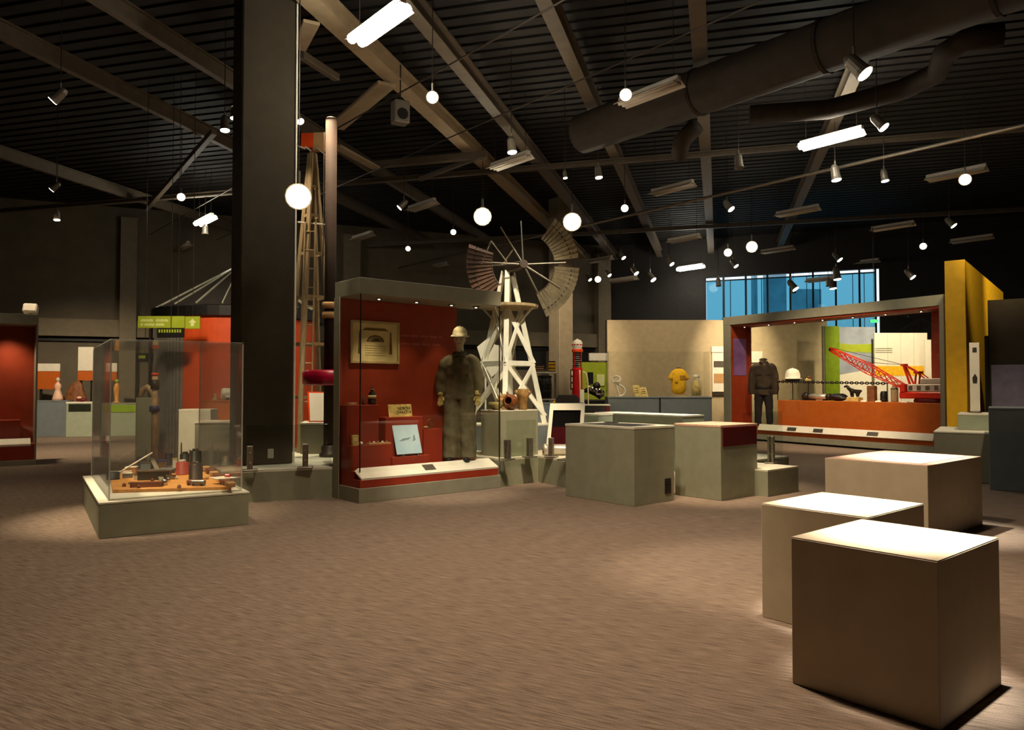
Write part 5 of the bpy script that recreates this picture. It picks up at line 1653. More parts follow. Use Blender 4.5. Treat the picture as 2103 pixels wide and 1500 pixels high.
# hard hat on a stand
t = oth('white_hard_hat', 'white hard hat on a thin stand in the orange case', 'hat', 1628, .45)
a, z0 = OP(1628, 779, .45); _, z1 = OP(1628, 757, .45)
zz = z0 - KZ; hh = z1 - z0
MB().lathe([(.26, zz), (.27, zz + .012), (.205, zz + .03), (.205, zz + hh * .45), (.165, zz + hh * .8), (.08, zz + hh * .97), (.01, zz + hh)], 22, sc=(.9, 1)).build('shell', M['white'], t, True)
MB().tube([(0, -.20 + i * .0667, zz + .06 + (hh - .06) * math.sin(i / 6 * math.pi)) for i in range(7)], .018, 6).build('ridge', M['white'], t, True)
MB().lathe([(.19, zz - .05), (.19, zz)], 18).build('liner', M['black'], t)
MB().cyl((0, 0, 0), (0, 0, zz - .05), .012, n=8).build('stand', M['black'], t)
MB().lathe([(.10, 0), (.10, .012)], 16).build('stand_foot', M['black'], t)
t = oth('small_statuette', 'small pale and brown piece right of the white hard hat', 'small object', 1660, .5)
_, z0 = OP(1660, 785, .5)
MB().cyl((0, 0, 0), (0, 0, z0 - KZ), .01, n=8).build('stand', M['black'], t)
MB().ball((0, 0, z0 - KZ + .05), .07, 10, (1.3, .8, .8)).build('piece', M['plate'], t, True)
MB().ball((.03, 0, z0 - KZ + .12), .05, 10).build('brown_piece', M['leather'], t, True)
# chain across
_, zc = OP(1600, 784, .40)
a0, _ = OP(1597, 784, .40); a1, _ = OP(1822, 784, .40)
_, zc1 = OP(1822, 788, .40)
ch = thing('steel_chain', 'black steel chain stretched across the orange case', 'chain', opt(a0, .40, min(zc, zc1)), OR)
n_ = 46
lnk = None
for k in range(n_):
    x = (a1 - a0) * (k + .5) / n_
    zz = (zc + (zc1 - zc) * k / n_) - min(zc, zc1)
    if lnk is None:
        hl = (a1 - a0) / n_ * .75
        mb = MB().tube([(hl * math.cos(i * math.pi / 4), 0, .028 * math.sin(i * math.pi / 4)) for i in range(8)], .0125, 5, True)
        lnk = mb.build('link', M['black'], ch)
        o = lnk
    else:
        o = lnk.copy(); COL.objects.link(o)
    o.location = (x, 0, zz)
    o.rotation_euler = (math.pi / 2 * (k % 2), 0, 0)
for x in (0.0, a1 - a0):
    MB().cyl((x, 0, 0), (x, 0, KZ - min(zc, zc1)), .012, n=6).build('chain_post', M['black'], ch)
# objects on the counter
t = oth('dark_lump', 'dark rounded iron piece at the left of the orange counter', 'iron piece', 1655)
MB().ball((0, 0, .11), .13, 12, (.9, .8, .85)).build('piece', M['darkmetal'], t, True)
MB().span((-.1, -.08, 0), (.1, .08, .02), .004).build('base', M['black'], t)
t = oth('steel_tube', 'horizontal polished steel tube with dark ends on the orange counter', 'tube', 1684)
MB().cyl((-.28, 0, .10), (.22, 0, .10), .075, n=18).build('tube', M['silverpipe'], t, True)
for x0, x1 in ((-.34, -.28), (.22, .32)):
    MB().cyl((x0, 0, .10), (x1, 0, .10), .085, n=18).build('end_cap', M['darkmetal'], t, True)
for x in (-.2, .16):
    MB().span((x - .03, -.06, 0), (x + .03, .06, .04), .004).build('cradle', M['black'], t)
t = oth('coal_piece', 'black jagged lump right of the polished steel tube', 'rock', 1722)
rnd = random.Random(4)
mb = MB().ball((0, 0, .09), .16, 10, (1.5, .9, .6))
for v in mb.bm.verts:
    v.co *= rnd.uniform(.88, 1.1)
    v.co.z = max(v.co.z, 0)
mb.build('lump', M['black'], t)
t = oth('bronze_figure', 'dark bronze rearing animal figure on a pale block', 'figurine', 1752)
MB().span((-.12, -.10, 0), (.20, .10, .10), .006).build('block', M['plate'], t)
ns = [(-.02, 0, .26, .055, .05), (.12, 0, .24, .06, .05), (.24, 0, .26, .03, .03), (-.12, 0, .31, .05, .045), (-.17, 0, .38, .04, .035), (-.25, 0, .35, .03, .025), (-.02, .03, .10, .018, .018), (.12, .03, .10, .018, .018), (-.02, -.04, .10, .018, .018), (.13, -.04, .10, .018, .018)]
mesh_obj('animal_body', skin_mesh(ns, [(0, 1), (1, 2), (0, 3), (3, 4), (4, 5), (0, 6), (1, 7), (0, 8), (1, 9)], 1), M['darkmetal'], t)
t = oth('brown_box', 'upright brown leather box on the orange counter', 'box', 1790)
MB().span((-.09, -.06, 0), (.11, .06, .38), .008).build('body', M['leather'], t)
MB().span((-.092, -.062, .30), (.112, .062, .315), .002).build('lid_seam', M['rust'], t)
t = oth('black_canister', 'short black canister on the orange counter', 'canister', 1815)
MB().lathe([(.075, 0), (.08, .02), (.08, .20), (.065, .23), (.065, .25), (.02, .255)], 18).build('body', M['black'], t, True)
MB().lathe([(.083, .05), (.083, .065)], 18).build('band', M['darkmetal'], t, True)
t = oth('bottle_bullet', 'tall brown pointed canister right of the black canister', 'canister', 1837)
MB().lathe([(.075, 0), (.08, .02), (.08, .30), (.05, .38), (.025, .42), (.02, .48)], 18).build('body', M['oldwood'], t, True)
MB().lathe([(.083, .30), (.083, .32)], 18).build('band', M['darkmetal'], t, True)
for px, lab in ((1772, 'tiny white card left of the brown box'), (1802, 'tiny white card right of the brown box'), (1856, 'tiny white card under the crane boom')):
    t = oth('label_card', lab, 'label', px, .22)
    MB().hexa([(-.07, 0, 0), (.07, 0, 0), (.07, .05, 0), (-.07, .05, 0)], [(-.07, .03, .03), (.07, .03, .03), (.07, .05, .03), (-.07, .05, .03)]).build('card', M['white'], t)
# dragline crane model
a0, z0 = OP(1862, 812, .42)
cr = thing('dragline_model', 'red model dragline crane with a long lattice boom', 'scale model', opt(a0, .42, KZ), OR)
def CPt(px, py, b=.42):
    a, z = OP(px, py, b)
    return Vector((a - a0, b - .42, z - KZ))
hL = OL - .14 - a0
tip = CPt(1706, 718)
foot = CPt(1868, 800)
MB().lathe([(.42, 0), (.44, .02), (.44, .07), (.40, .09)], 26, c=(hL * .55, 0, 0), sc=(.8, .55)).build('tub_base', M['darkred'], cr, True)
hb = MB().span((-.05, -.22, .09), (hL, .22, .24), .02).build('deck', M['cranered'], cr)
MB().span((.12, -.18, .24), (hL, .18, .42), .02).build('machinery_house', M['cranepink'], cr)
MB().span((.40, -.15, .42), (hL, .15, .55), .02).build('roof_house', M['cranepink'], cr)
for k in range(4):
    x = .16 + k * (hL - .2) / 4
    MB().span((x, -.186, .28), (x + .09, -.179, .38)).build('window', M['steel'], cr)
MB().span((-.02, -.24, .24), (.10, -.08, .42), .01).build('cab', M['cranered'], cr)
ax = (tip - foot)
n_ = 14
W0 = .10
def bp_(f, sy, sz):
    wv = W0 * (1 - abs(2 * f - 1) * .75) + .02
    return foot + ax * f + Vector((0, sy * wv * .8, sz * wv))
for sy in (-1, 1):
    for sz in (-1, 1):
        MB().tube([bp_(i / n_, sy, sz) for i in range(n_ + 1)], .013, 5).build('boom_chord', M['cranered'], cr)
mb = MB()
for i in range(n_):
    f0, f1 = i / n_, (i + 1) / n_
    for sy in (-1, 1):
        mb.bar(bp_(f0, sy, -1), bp_(f1, sy, 1), .012)
        mb.bar(bp_(f0, sy, 1), bp_(f1, sy, -1), .012)
    mb.bar(bp_(f0, -1, 1), bp_(f0, 1, 1), .012)
o = mb.build('boom_lacing', M['cranered'], cr); o['kind'] = 'stuff'
MB().lathe([(.05, -.02), (.06, 0), (.05, .02)], 14, c=tip, rot=Matrix.Rotation(math.pi / 2, 3, 'X')).build('boom_sheave', M['darkmetal'], cr, True)
g1, g2 = CPt(1857, 750), CPt(1886, 765)
for sy in (-.08, .08):
    MB().bar(CPt(1875, 795) + Vector((0, sy, 0)), g1 + Vector((0, sy * .4, 0)), .035).build('mast_leg', M['cranered'], cr)
    MB().bar(g1 + Vector((0, sy * .4, 0)), g2 + Vector((0, sy * .4, 0)), .025).build('mast_tie', M['cranered'], cr)
    MB().bar(CPt(1883, 795) + Vector((0, sy, 0)), g2 + Vector((0, sy, 0)), .03).build('gantry_leg', M['cranered'], cr)
    MB().bar(g2 + Vector((0, sy, 0)), Vector((hL * .55, sy, .5)), .02).build('gantry_tie', M['cranered'], cr)
MB().box(g1, (.10, .14, .05), .006).build('mast_head', M['cranered'], cr)
MB().box(g2, (.12, .2, .05), .006).build('gantry_head', M['cranered'], cr)
for f in (1.0, .62):
    MB().cyl(g1, foot + ax * f + Vector((0, 0, .05)), .006, n=5).build('pendant_cable', M['darkmetal'], cr)
# things seen through the case
q = D(1711, 793, 23.6)
t = thing('green_panel', 'leaf green upright panel seen through the orange case', 'display panel', (q.x, q.y, 0), 0)
MB().span((-.24, 0, 0), (.22, .12, 3.4), .006).build('panel', M['green'], t)
MB().span((-.30, .02, 0), (-.24, .12, 3.4), .004).build('edge_strip', M['case_grey'], t)
q = D(1760, 793, 24.2)
t = thing('mural_panel', 'grey blue mural panel with a lime stripe seen through the orange case', 'mural', (q.x, q.y, 0), 0)
MB().span((-.62, 0, 0), (.62, .08, 3.42), .004).build('panel', M['sky_print'], t)
zz = D(1760, 714, 24.2).z
MB().prism([(-.62, zz + .15), (-.2, zz + .10), (.62, zz + .12), (.62, zz - .18), (-.62, zz - .12)], .001, .006, tf=Matrix.Rotation(math.pi / 2, 4, 'X')).build('lime_stripe', M['lime'], t)
MB().prism([(-.62, .6), (.62, .6), (.62, 1.95), (.2, 2.0), (-.62, 1.85)], .001, .006, tf=Matrix.Rotation(math.pi / 2, 4, 'X')).build('pale_field', M['white'], t)
q = D(1856, 793, 23.9)
t = thing('white_screen_wall', 'tall white panel with a yellow stripe behind the crane model', 'display panel', (q.x, q.y, 0), 0)
zt_ = D(1856, 684, 23.9).z
MB().span((-.92, 0, 0), (.78, .08, zt_), .004).build('panel', M['white'], t)
for k in range(1, 4):
    MB().span((-.92 + k * .42, -.003, 0.02), (-.915 + k * .42, .0, zt_ - .02)).build('panel_joint', M['case_grey'], t)
z0, z1 = D(1856, 772, 23.9).z, D(1856, 752, 23.9).z
MB().span((-.90, -.008, z0), (.76, -.001, z1)).build('yellow_stripe', M['shirt'], t)
for k in range(3):
    z = D(1856, 716 + k * 4, 23.9).z
    MB().span((-.90, -.006, z - .012), (-.35, -.001, z + .012)).build('printed_line', M['case_grey'], t)
t = thing('tall_grey_strip', 'narrow pale upright panel at the right of the white panel', 'display panel', (D(1908, 793, 23.5).x, 23.5, 0), 0)
MB().span((-.10, 0, 0), (.09, .08, D(1908, 698, 23.5).z), .004).build('panel', M['white'], t)
MB().span((-.10, -.01, 0), (.09, 0, .12), .002).build('foot_strip', M['case_grey'], t)
q = D(1795, 660, 22)
t = thing('exit_sign', 'small green lit exit sign above the mural panel', 'exit sign', (q.x, q.y, q.z), -.1)
MB().span((-.12, -.02, -.045), (.12, .02, .045), .006).build('housing', M['black'], t)
text_obj('lettering', 'EXIT', .085, M['black'], t, (0, -.024, 0), (math.pi / 2, 0, 0), .003)
MB().span((-.115, -.0215, -.042), (.115, -.0195, .042)).build('face', E_EXIT, t)
MB().cyl((0, 0, .045), (0, 0, CEIL - q.z), .008, n=6).build('drop_rod', M['darkmetal'], t)
# ================================================================ yellow partition and right hand steps
ya = D(1944, 793, 14.4)
YR = math.radians(90 - 38.9)
yw = thing('yellow_partition', 'tall mustard yellow partition wall at the right', 'partition', (ya.x, ya.y, 0), YR)
yz = D(1962, 537, 14.4).z
MB().span((0, -.34, 0), (6.4, 0, yz), .006).build('wall_panel', M['yellow'], yw)
MB().span((-.02, -.345, 0), (0, .0, yz), .006).build('end_panel', M['yellow'], yw)
# white banner
q = D(2003, 848, 12.5)
t = thing('white_banner', 'tall narrow white banner with a grey emblem on the right steps', 'banner', (q.x, q.y, 1.045), -.2)
z1 = D(2003, 704, 12.5).z - 1.045
MB().span((-.075, -.006, .03), (.075, .006, z1), .002).build('sheet', M['white'], t)
MB().prism([(-.03, z1 * .42), (.03, z1 * .42), (.04, z1 * .50), (.0, z1 * .56), (-.04, z1 * .50)], .0062, .009, tf=Matrix.Rotation(math.pi / 2, 4, 'X')).build('emblem', M['steel'], t)
MB().span((-.03, -.0085, z1 * .86), (.035, -.0062, z1 * .93)).build('printed_line', M['steel'], t)
MB().lathe([(.09, 0), (.09, .015), (.02, .03)], 16).build('foot', M['steel'], t)
def step(px0, px1, pyt, d, z, dep, lab, m, top, z0=0.0):
    a, b = D(px0, 793, d), D(px1, 793, d)
    t = thing('step_plinth', lab, 'display plinth', (a.x, d, z0), -0.58)
    MB().span((0, 0, 0), (b.x - a.x, dep, z - z0 - .025), .005).build('body', m, t)
    MB().span((-.004, -.004, z - z0 - .025), (b.x - a.x, dep, z - z0), .003).build('top_panel', top, t)
step(1916, 2031, 885, 11.9, D(1960, 886, 11.9).z, 1.7, 'low wide grey plinth behind the farthest cream plinth', M['case_grey'], M['plinth_top'])
zlow = D(1960, 886, 11.9).z
step(1966, 2031, 851, 12.25, 1.045, 1.0, 'small grey plinth carrying the white banner', M['greygreen'], M['plinth_top'], zlow)
step(2029, 2140, 838, 10.8, D(2040, 838, 10.8).z, 1.0, 'tall slate grey plinth at the right edge', M['bluegrey'], M['bluegrey'])
q = D(2031, 793, 14.4)
t = thing('grey_screen_wall', 'dark taupe partition with a lavender screen at the right edge', 'partition', (q.x, q.y, 0), -0.58)
zt_ = D(2031, 617, 14.4).z
MB().span((0, 0, 0), (1.6, .15, zt_), .006).build('panel', M['column'], t)
MB().span((.04, -.03, 1.1), (1.0, 0, D(2031, 750, 14.4).z), .004).build('screen', M['lavender'], t)
MB().span((-.06, -.03, 0), (0, .15, D(2031, 690, 14.4).z), .004).build('edge_post', M['black'], t)
# ================================================================ dark pole with maroon drum
q = D(677, 793, 11.5)
t = thing('drill_pole', 'tall dark steel pole with a maroon drum left of the red case', 'pole', (q.x, q.y, PLZ), 0)
zt_ = D(677, 246, 11.5).z - PLZ
MB().cyl((0, 0, 0), (0, 0, zt_), .088, n=20).build('pole', M['pole'], t, True)
MB().lathe([(.15, 0), (.15, .05), (.12, .07), (.12, .16), (.10, .18)], 20).build('foot_flange', M['darkmetal'], t, True)
z0, z1 = D(677, 792, 11.5).z - PLZ, D(677, 761, 11.5).z - PLZ
MB().lathe([(.36, z0), (.41, z0 + .03), (.41, z1 - .03), (.36, z1), (.2, z1 + .01)], 28).build('maroon_drum', M['maroon'], t, True)
for py in (628, 648):
    zz = D(677, py, 11.5).z - PLZ
    MB().lathe([(.11, zz - .05), (.125, zz - .03), (.125, zz + .03), (.11, zz + .05)], 20).build('collar_ring', M['tan'], t, True)
MB().tube([(-.12, -.02, zt_ * .52), (-.10, -.05, zt_ * .62), (-.105, -.03, zt_ - .2)], .008, 6).build('cable', M['steel'], t)
MB().lathe([(.095, zt_), (.07, zt_ + .03), (.02, zt_ + .04)], 16).build('pole_cap', M['darkmetal'], t, True)
# ================================================================ timber derrick with ladder
DD = 12.7
q = D(638, 793, DD)
TZ = PLZ
dk = thing('timber_derrick', 'slender timber derrick with ladder and red topped head behind the pole', 'derrick', (q.x, q.y, TZ), TH)
HT2 = D(638, 316, DD).z - TZ
def h2(z):
    return .03 + (HT2 - z) / HT2 * .33
for sx, sy in cs:
    MB().bar((sx * h2(0), sy * h2(0), 0), (sx * h2(HT2), sy * h2(HT2), HT2), .065, .065, .004).build('leg', M['oldwood'], dk)
for z in (.9, 1.8, 2.6, 3.35, 4.0, 4.5):
    for k in range(4):
        a, b = cs[k], cs[(k + 1) % 4]
        MB().bar((a[0] * h2(z), a[1] * h2(z), z), (b[0] * h2(z), b[1] * h2(z), z), .03, .05).build('girt', M['oldwood'], dk)
lr = Matrix.Rotation(-TH, 4, 'Z')
def LPt(x, y, z):
    return lr @ Vector((x, y, z))
zl = D(638, 462, DD).z - TZ
for s in (-1, 1):
    MB().bar(LPt(.02 + s * .11, -.42, .35), LPt(.03 + s * .085, -.20, zl), .025, .03).build('ladder_rail', M['oldwood'], dk)
nr = 11
for k in range(nr):
    f = (k + .5) / nr
    z = .35 + (zl - .35) * f
    yy = -.42 + .22 * f
    hw = .11 - .025 * f
    MB().cyl(LPt(.02 - hw, yy, z), LPt(.03 + hw, yy, z), .012, n=6).build('ladder_rung', M['oldwood'], dk)
z0 = HT2
MB().box(LPt(-.08, 0, z0 + .22), (.22, .10, .26), .01, rz=-TH).build('red_head_board', M['pumporange'], dk)
MB().box(LPt(.15, 0, z0 + .20), (.26, .10, .32), .01, rz=-TH).build('tan_head_board', M['tan'], dk)
MB().cyl(LPt(0, 0, z0 - .05), LPt(0, 0, z0 + .12), .05, n=12).build('swivel', M['rust'], dk)
for p0, p1 in [((-.22, -.1, .10), (-.10, -.1, .06)), ((-.09, -.1, .09), (.0, -.1, .02)), ((.10, -.1, .07), (.26, -.1, -.06))]:
    MB().bar(LPt(p0[0], p0[1], z0 + p0[2]), LPt(p1[0], p1[1], z0 + p1[2]), .045, .02).build('sheave_board', M['white_ply'], dk)
MB().bar(LPt(-.2, -.12, zl + .02), LPt(.26, -.12, zl - .02), .05, .02).build('walk_board', M['white_ply'], dk)
# white document board on its plinth
q = D(640, 793, 11.95)
t = plinth_at(617, 868, 1.5 - 75 / F_PX * 11.9, .42, .34, 'grey plinth behind the steel clamp right of the main column', M['case_grey'], M['plinth_top'], name='display_plinth', th=0.1, grp=None, z0=PLZ)
bx, by = t.location.x, t.location.y
zz = P(617, 868, 1.5 - 75 / F_PX * 11.9).z
t = thing('document_board', 'white document board with an orange border on the grey plinth', 'board', (bx + .24, by + .12, zz), 0.1)
MB().hexa([(-.14, 0, 0), (.20, 0, 0), (.20, .03, 0), (-.14, .03, 0)], [(-.18, .10, .49), (.16, .10, .49), (.16, .13, .49), (-.18, .13, .49)]).build('board', M['pumporange'], t)
MB().hexa([(-.115, -.004, .02), (.19, -.004, .02), (.19, .008, .02), (-.115, .008, .02)], [(-.15, .092, .47), (.15, .092, .47), (.15, .104, .47), (-.15, .104, .47)]).build('paper', M['white'], t)
MB().bar((0, .05, 0), (-.02, .14, .3), .02).build('board_foot', M['black'], t)
# ================================================================ grain bin exhibit
gc = D(492, 793, 16.6)
GR = 1.72
gb = thing('grain_bin', 'round orange grain bin exhibit with a black eave and ribbed cone roof', 'grain bin', (gc.x, gc.y, 0), 0)
z_top = D(430, 650, 14.9).z
def arc(r, a0, a1, n):
    return [(r * math.cos(math.radians(a0 + (a1 - a0) * i / n)), r * math.sin(math.radians(a0 + (a1 - a0) * i / n))) for i in range(n + 1)]
def shell(a0, a1, r, th_, z0, z1, n, corr=False):
    o_, i_ = arc(r, a0, a1, n), arc(r - th_, a0, a1, n)
    if corr:
        o_ = [(x * (1 + (.008 if k % 2 else -.004)), y * (1 + (.008 if k % 2 else -.004))) for k, (x, y) in enumerate(o_)]
    return MB().prism(o_ + list(reversed(i_)), z0, z1)
shell(182, 251, GR, .05, 0, z_top, 44, True).build('corrugated_wall', M['corr'], gb)
shell(251.4, 380, GR, .05, 0, z_top, 36).build('orange_panel', M['orange_bin'], gb)
shell(380.4, 541.6, GR, .05, 0, z_top, 40, True).build('corrugated_wall', M['corr'], gb)
MB().lathe([(GR * 1.02, z_top), (GR * 1.05, z_top + .02), (GR * 1.05, z_top + .22), (GR * 1.0, z_top + .24), (GR * .9, z_top + .24)], 48).build('eave_ring', M['black'], gb)
za = D(477, 552, 16.6).z
MB().lathe([(GR * 1.0, z_top + .245), (.12, za), (.10, za + .02)], 48).build('roof_cone', M['walldark'], gb)
for k in range(20):
    an = k * 2 * math.pi / 20 + .15
    c_, s_ = math.cos(an), math.sin(an)
    MB().bar((GR * .99 * c_, GR * .99 * s_, z_top + .275), (.14 * c_, .14 * s_, za + .015), .022, .03).build('roof_rib', M['ribglass'], gb)
MB().lathe([(.16, za), (.16, za + .06), (.10, za + .09)], 20).build('roof_cap', M['steel'], gb)
for k in range(14):
    an = math.radians(200)
    z = .35 + k * .2
    x0, y0 = (GR + .09) * math.cos(math.radians(195)), (GR + .09) * math.sin(math.radians(195))
    x1, y1 = (GR + .09) * math.cos(math.radians(203)), (GR + .09) * math.sin(math.radians(203))
    MB().cyl((x0, y0, z), (x1, y1, z), .014, n=6).build('ladder_rung', M['darkmetal'], gb)
for an in (195, 203):
    x0, y0 = (GR + .09) * math.cos(math.radians(an)), (GR + .09) * math.sin(math.radians(an))
    MB().cyl((x0, y0, 0.0), (x0, y0, z_top), .025, n=6).build('ladder_rail', M['darkmetal'], gb)
# lime signs
q = D(332, 662, 14.3)
t = thing('lime_sign', 'long lime green sign with two lines of pale lettering', 'sign', (q.x, q.y, q.z), 0.0)
hw = 48 / F_PX * 14.3
MB().span((-hw, -.02, -.115), (hw, .02, .115), .004).build('board', M['lime'], t)
for row, n_, zz in ((0, 22, .03), (1, 19, -.05)):
    mb = MB()
    for k in range(n_):
        if k in (10, 11) and row == 0 or k in (2, 11) and row == 1:
            continue
        x = -hw + .06 + k * .024
        mb.span((x, -.0225, zz - .022), (x + .014, -.02, zz + (.03 if k % 3 else .022)))
    o = mb.build('lettering', M['limeletter'], t); o['kind'] = 'stuff'
for x in (-hw * .7, hw * .7):
    MB().cyl((x, 0, .115), (x, 0, CEIL - q.z), .006, n=5).build('hanger', M['darkmetal'], t)
q = D(396, 663, 14.3)
t = thing('arrow_sign', 'small square lime sign with a pale upward arrow', 'sign', (q.x, q.y, q.z), 0.0)
hw = 15 / F_PX * 14.3
MB().span((-hw, -.02, -.12), (hw, .02, .12), .004).build('board', M['lime'], t)
MB().prism([(-.03, -.07), (.03, -.07), (.03, .0), (.075, .0), (.0, .075), (-.075, .0), (-.03, .0)], .0202, .023, tf=Matrix.Rotation(math.pi / 2, 4, 'X')).build('arrow', M['limeletter'], t)
MB().cyl((0, 0, .12), (0, 0, CEIL - q.z), .006, n=5).build('hanger', M['darkmetal'], t)
q = D(351, 683, 14.25)
t = thing('black_sign', 'black display strip with lime markings under the lime sign', 'sign', (q.x, q.y, q.z), 0.0)
hw = 27 / F_PX * 14.25
MB().span((-hw, -.03, -.10), (hw, .03, .08), .004).build('housing', M['black'], t)
mb = MB()
for k in range(9):
    x = -hw + .03 + k * .05
    mb.span((x, -.034, -.005), (x + .03, -.03, .055))
o = mb.build('lettering', M['lime'], t); o['kind'] = 'stuff'
MB().cyl((0, 0, .08), (0, 0, CEIL - q.z), .006, n=5).build('hanger', M['darkmetal'], t)
# things between the bin and the model case
t = plinth_at(367, 841, 1.5 - 48 / F_PX * 12.6, .53, .35, 'cream upright plinth in front of the grain bin', M['plinth_top'], M['white'], th=0.05, grp=None)
q = D(446, 868, 11.6)
t = thing('dark_counter', 'dark olive counter with a bright top edge left of the main column', 'counter', (q.x, q.y, 0), 0.05)
zt_ = D(446, 866, 11.6).z
MB().span((-.34, 0, 0), (.34, .5, zt_ - .03), .004).build('body', M['plinth'], t)
MB().span((-.35, -.01, zt_ - .03), (.35, .51, zt_), .003).build('worktop', M['white'], t)
q = D(455, 830, 13.6)
zt_ = D(455, 822, 13.6).z
t = thing('orange_plinth', 'orange brown plinth carrying a small white wagon model', 'display plinth', (q.x, q.y, 0), 0)
MB().span((-.36, 0, 0), (.36, .5, zt_), .004).build('body', M['orange'], t)
MB().span((-.37, -.01, zt_ - .03), (.37, .51, zt_), .003).build('top_panel', M['orange'], t)
q = D(474, 818, 13.75)
t = thing('white_wagon_model', 'small white covered wagon model on the orange brown plinth', 'scale model', (q.x, q.y, zt_), 0)
MB().span((-.16, -.07, .04), (.16, .07, .12), .008).build('wagon_bed', M['white'], t)
MB().lathe([(.085, -.15), (.09, -.1), (.08, 0), (.09, .1), (.085, .15)], 14, c=(0, 0, .13), rot=Matrix.Rotation(math.pi / 2, 3, 'Y')).build('canvas_cover', M['white'], t, True)
for x in (-.1, .1):
    for y in (-.08, .08):
        MB().cyl((x, y - .006, .04), (x, y + .006, .04), .04, n=12).build('wheel', M['oldwood'], t)
q = D(442, 818, 13.75)
t = thing('white_cone', 'small pale cone left of the white wagon model', 'scale model', (q.x, q.y, zt_), 0)
MB().lathe([(.05, 0), (.035, .05), (.02, .07), (.03, .09), (.02, .115), (.005, .12)], 14).build('cone', M['terra'], t, True)
MB().lathe([(.06, 0), (.06, .01)], 14).build('foot', M['plate'], t)
# totem post
q = D(318, 793, 13.4)
t = thing('banded_post', 'slim banded pole with an orange cap behind the model case', 'post', (q.x, q.y, 0), 0)
zt_ = D(318, 768, 13.4).z
MB().cyl((0, 0, 0.02), (0, 0, zt_), .05, n=12).build('pole', M['terra'], t, True)
for py0, py1, m, r_ in [(834, 846, M['blue'], .09), (780, 800, M['darkmetal'], .075), (766, 772, M['pumporange'], .06)]:
    MB().cyl((0, 0, D(318, py1, 13.4).z), (0, 0, D(318, py0, 13.4).z), r_, n=14).build('band', m, t, True)
MB().lathe([(.16, 0), (.16, .03), (.06, .04)], 16).build('foot', M['darkmetal'], t)
q = D(296, 806, 14.2)
t = thing('stone_arch', 'tan stone lump with a dark hollow on a grey block', 'rock', (q.x, q.y, 0), 0)
MB().span((-.16, 0, 0), (.16, .3, 1.28), .01).build('block', M['plinth'], t)
MB().tube([(-.12, .12, 1.30), (-.09, .12, 1.42), (0, .12, 1.48), (.09, .12, 1.42), (.12, .12, 1.30)], [.05, .06, .055, .06, .05], 10).build('arch', M['terra'], t, True)
# ================================================================ far left: second red case
q = D(77, 793, 14.2)
lc_ = thing('tall_display_case', 'red display case with grey roof cut by the left edge', 'display case', (q.x - 1.75 * math.cos(.62), q.y - 1.75 * math.sin(.62), 0), .62)
cz = D(70, 668, 14.2).z
MB().span((0, 0, 0), (1.75, .7, .10), .004).build('base', M['case_grey'], lc_)
MB().span((.03, .03, .10), (1.72, .67, .40), .003).build('red_base', M['red'], lc_)
MB().span((0, 0, cz), (1.75, .7, cz + .20), .004).build('canopy', M['case_grey'], lc_)
MB().span((0, .64, .10), (1.75, .70, cz), .002).build('back_panel', M['redwall'], lc_)
MB().span((1.72, .02, .10), (1.75, .66, cz), .002).build('corner_post', M['case_grey'], lc_)
MB().span((.01, .012, .40), (1.715, .022, cz - .002)).build('glass_pane', G_CASE, lc_)
MB().hexa([(.05, .03, .36), (1.66, .03, .36), (1.66, .22, .40), (.05, .22, .40)], [(.05, .025, .385), (1.66, .025, .385), (1.66, .21, .50), (.05, .21, .50)]).build('label_rail', M['white'], lc_)
MB().span((.3, .24, .40), (1.5, .60, .85), .004).build('riser', M['red'], lc_)
q = D(56, 642, 14.5)
t = thing('case_floodlight', 'grey floodlight standing on the left edge case roof', 'floodlight', (q.x, q.y + .1, cz + .20), .3)
MB().box((0, 0, .15), (.24, .16, .18), .02, rot=Matrix.Rotation(-.4, 3, 'X')).build('housing', M['fixture'], t)
MB().span((-.02, -.02, 0), (.02, .02, .08)).build('bracket', M['can'], t)
# ================================================================ far left counters and signs
FD = 22.0
def fc(px0, px1, pyt, d, lab, m, top, panel=None):
    a, b = D(px0, 793, d), D(px1, 793, d)
    z = D(px0, pyt, d).z
    t = thing('counter', lab, 'counter', ((a.x + b.x) / 2, d, 0), 0.3, 'far counters')
    hw = (b.x - a.x) / 2
    MB().span((-hw, 0, 0), (hw, .6, z - .04), .006).build('body', m, t)
    MB().span((-hw - .01, -.01, z - .04), (hw + .01, .61, z), .004).build('worktop', top, t)
    if panel:
        MB().span((-hw + .06, -.015, z - .28), (hw - .06, -.001, z - .06), .003).build('front_panel', panel, t)
    return z
z1 = fc(80, 136, 823, FD, 'slate grey counter far back beside the left edge case', M['bluegrey'], M['bluegrey'])
z2 = fc(140, 189, 826, FD, 'pale green counter with a dark green band far back at left', M['greygreen'], M['white'], M['darkgreen'])
z3 = fc(215, 305, 828, FD + .4, 'dim green counter far back seen through the model case', M['greygreen'], M['plinth'], M['green'])
def orange_sign(px0, px1, py0, pym, py1, d, lab):
    a, b = D(px0, 793, d), D(px1, 793, d)
    t = thing('orange_sign', lab, 'sign', ((a.x + b.x) / 2, d, 0), 0.1, 'orange signs with white headers')
    hw = (b.x - a.x) / 2
    za_, zb_, zc_ = D(px0, py0, d).z, D(px0, pym, d).z, D(px0, py1, d).z
    MB().span((-hw, 0, zb_ + .005), (hw, .05, za_), .004).build('white_header', M['white'], t)
    MB().span((-hw, 0, zc_), (hw, .05, zb_), .004).build('orange_board', M['orange'], t)
    for s in (-.7, .7):
        MB().span((hw * s - .03, .055, 0), (hw * s + .03, .10, za_ - .1)).build('post', M['darkmetal'], t)
orange_sign(76, 121, 747, 763, 800, FD + 1.0, 'broad orange board with white header beside the left edge case')
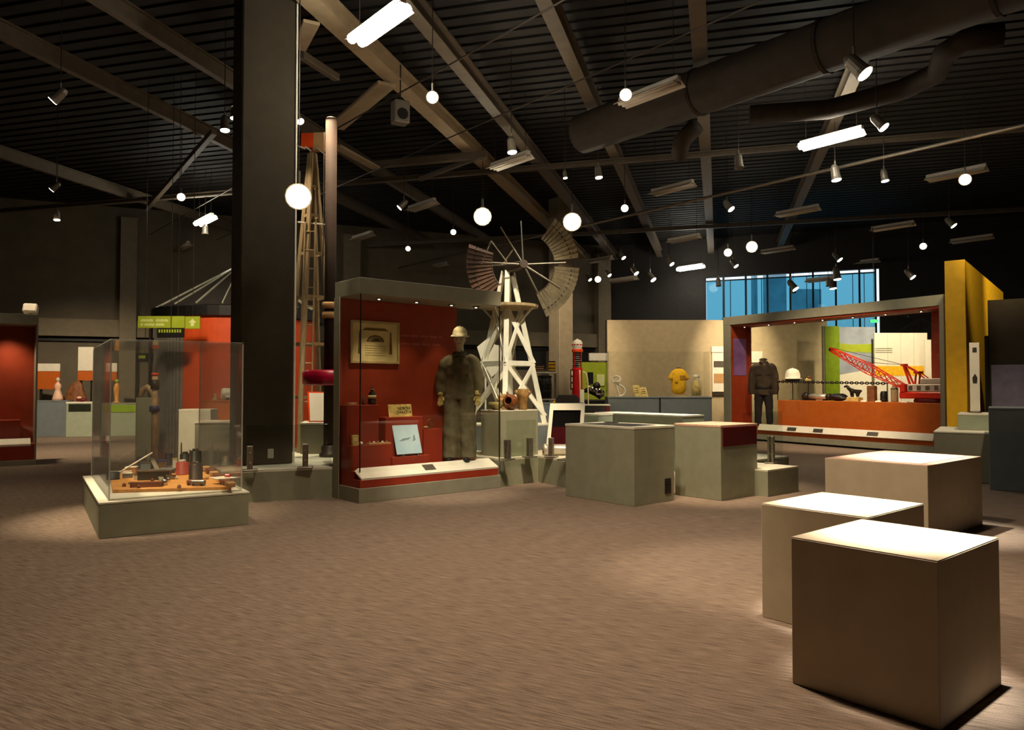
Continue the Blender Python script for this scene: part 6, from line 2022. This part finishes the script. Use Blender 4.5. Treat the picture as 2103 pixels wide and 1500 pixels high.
orange_sign(160, 190, 713, 762, 782, FD + 1.1, 'tall white header over an orange board far back at left')
orange_sign(217, 239, 746, 764, 782, FD + 1.2, 'small white and orange board seen through the model case')
q = D(119, 793, FD + .25)
t = thing('dress_mannequin', 'pale draped dress form on the far slate counter', 'mannequin', (q.x, q.y, z1), 0)
MB().lathe([(.16, 0), (.14, .08), (.09, .25), (.07, .33), (.10, .42), (.07, .50), (.03, .53), (.03, .56)], 18).build('dress', M['pink_top'], t, True)
MB().ball((0, 0, .62), .055, 12, (1, 1, 1.25)).build('head', M['skin'], t, True)
q = D(147, 793, FD + .6)
t = thing('orange_drape', 'orange brown cloth heap beside the pale dress form', 'cloth', (q.x, q.y + .3, 0), 0)
mb = MB().lathe([(.34, 0), (.32, .7), (.30, 1.15), (.25, 1.35), (.20, 1.5), (.10, 1.62), (.03, 1.66)], 24, sc=(1, .5))
rnd = random.Random(11)
for v in mb.bm.verts:
    an = math.atan2(v.co.y, v.co.x)
    k = 1 + .16 * math.sin(an * 5 + v.co.z * 2.3) + .10 * math.sin(an * 9 - v.co.z * 5)
    v.co.x = v.co.x * k + .05 * math.sin(v.co.z * 4)
    v.co.y *= k
mb.build('cloth', M['leather'], t, True)
q = D(168, 793, FD + .2)
t = thing('red_bundle', 'small dark red and pale bundle on the pale green counter', 'bundle', (q.x, q.y, z2), 0)
MB().ball((0, 0, .06), .10, 12, (1.7, .8, .6)).build('bundle', M['darkred'], t, True)
MB().ball((-.05, -.03, .12), .06, 10, (1.3, .8, .7)).build('pale_cloth', M['pink_top'], t, True)
q = D(240, 793, FD + .6)
t = thing('amber_figure', 'slim amber coloured figure on the dim green counter', 'figurine', (q.x, q.y, z3), 0)
MB().lathe([(.10, 0), (.10, .03), (.05, .06), (.08, .3), (.10, .45), (.05, .58), (.03, .60)], 16).build('body', M['wood'], t, True)
MB().ball((0, 0, .66), .06, 12).build('head', M['lime'], t, True)
q = D(298, 735, 20)
t = thing('dark_hanging_sign', 'dark hanging board behind the top of the model case', 'sign', (q.x, q.y, q.z), 0)
MB().span((-.22, -.03, -.12), (.22, .03, .12), .006).build('board', M['black'], t)
MB().span((-.16, -.034, -.02), (.02, -.03, .06)).build('pale_print', M['lime'], t)
MB().cyl((0, 0, .12), (0, 0, CEIL - q.z), .008, n=5).build('hanger', M['darkmetal'], t)
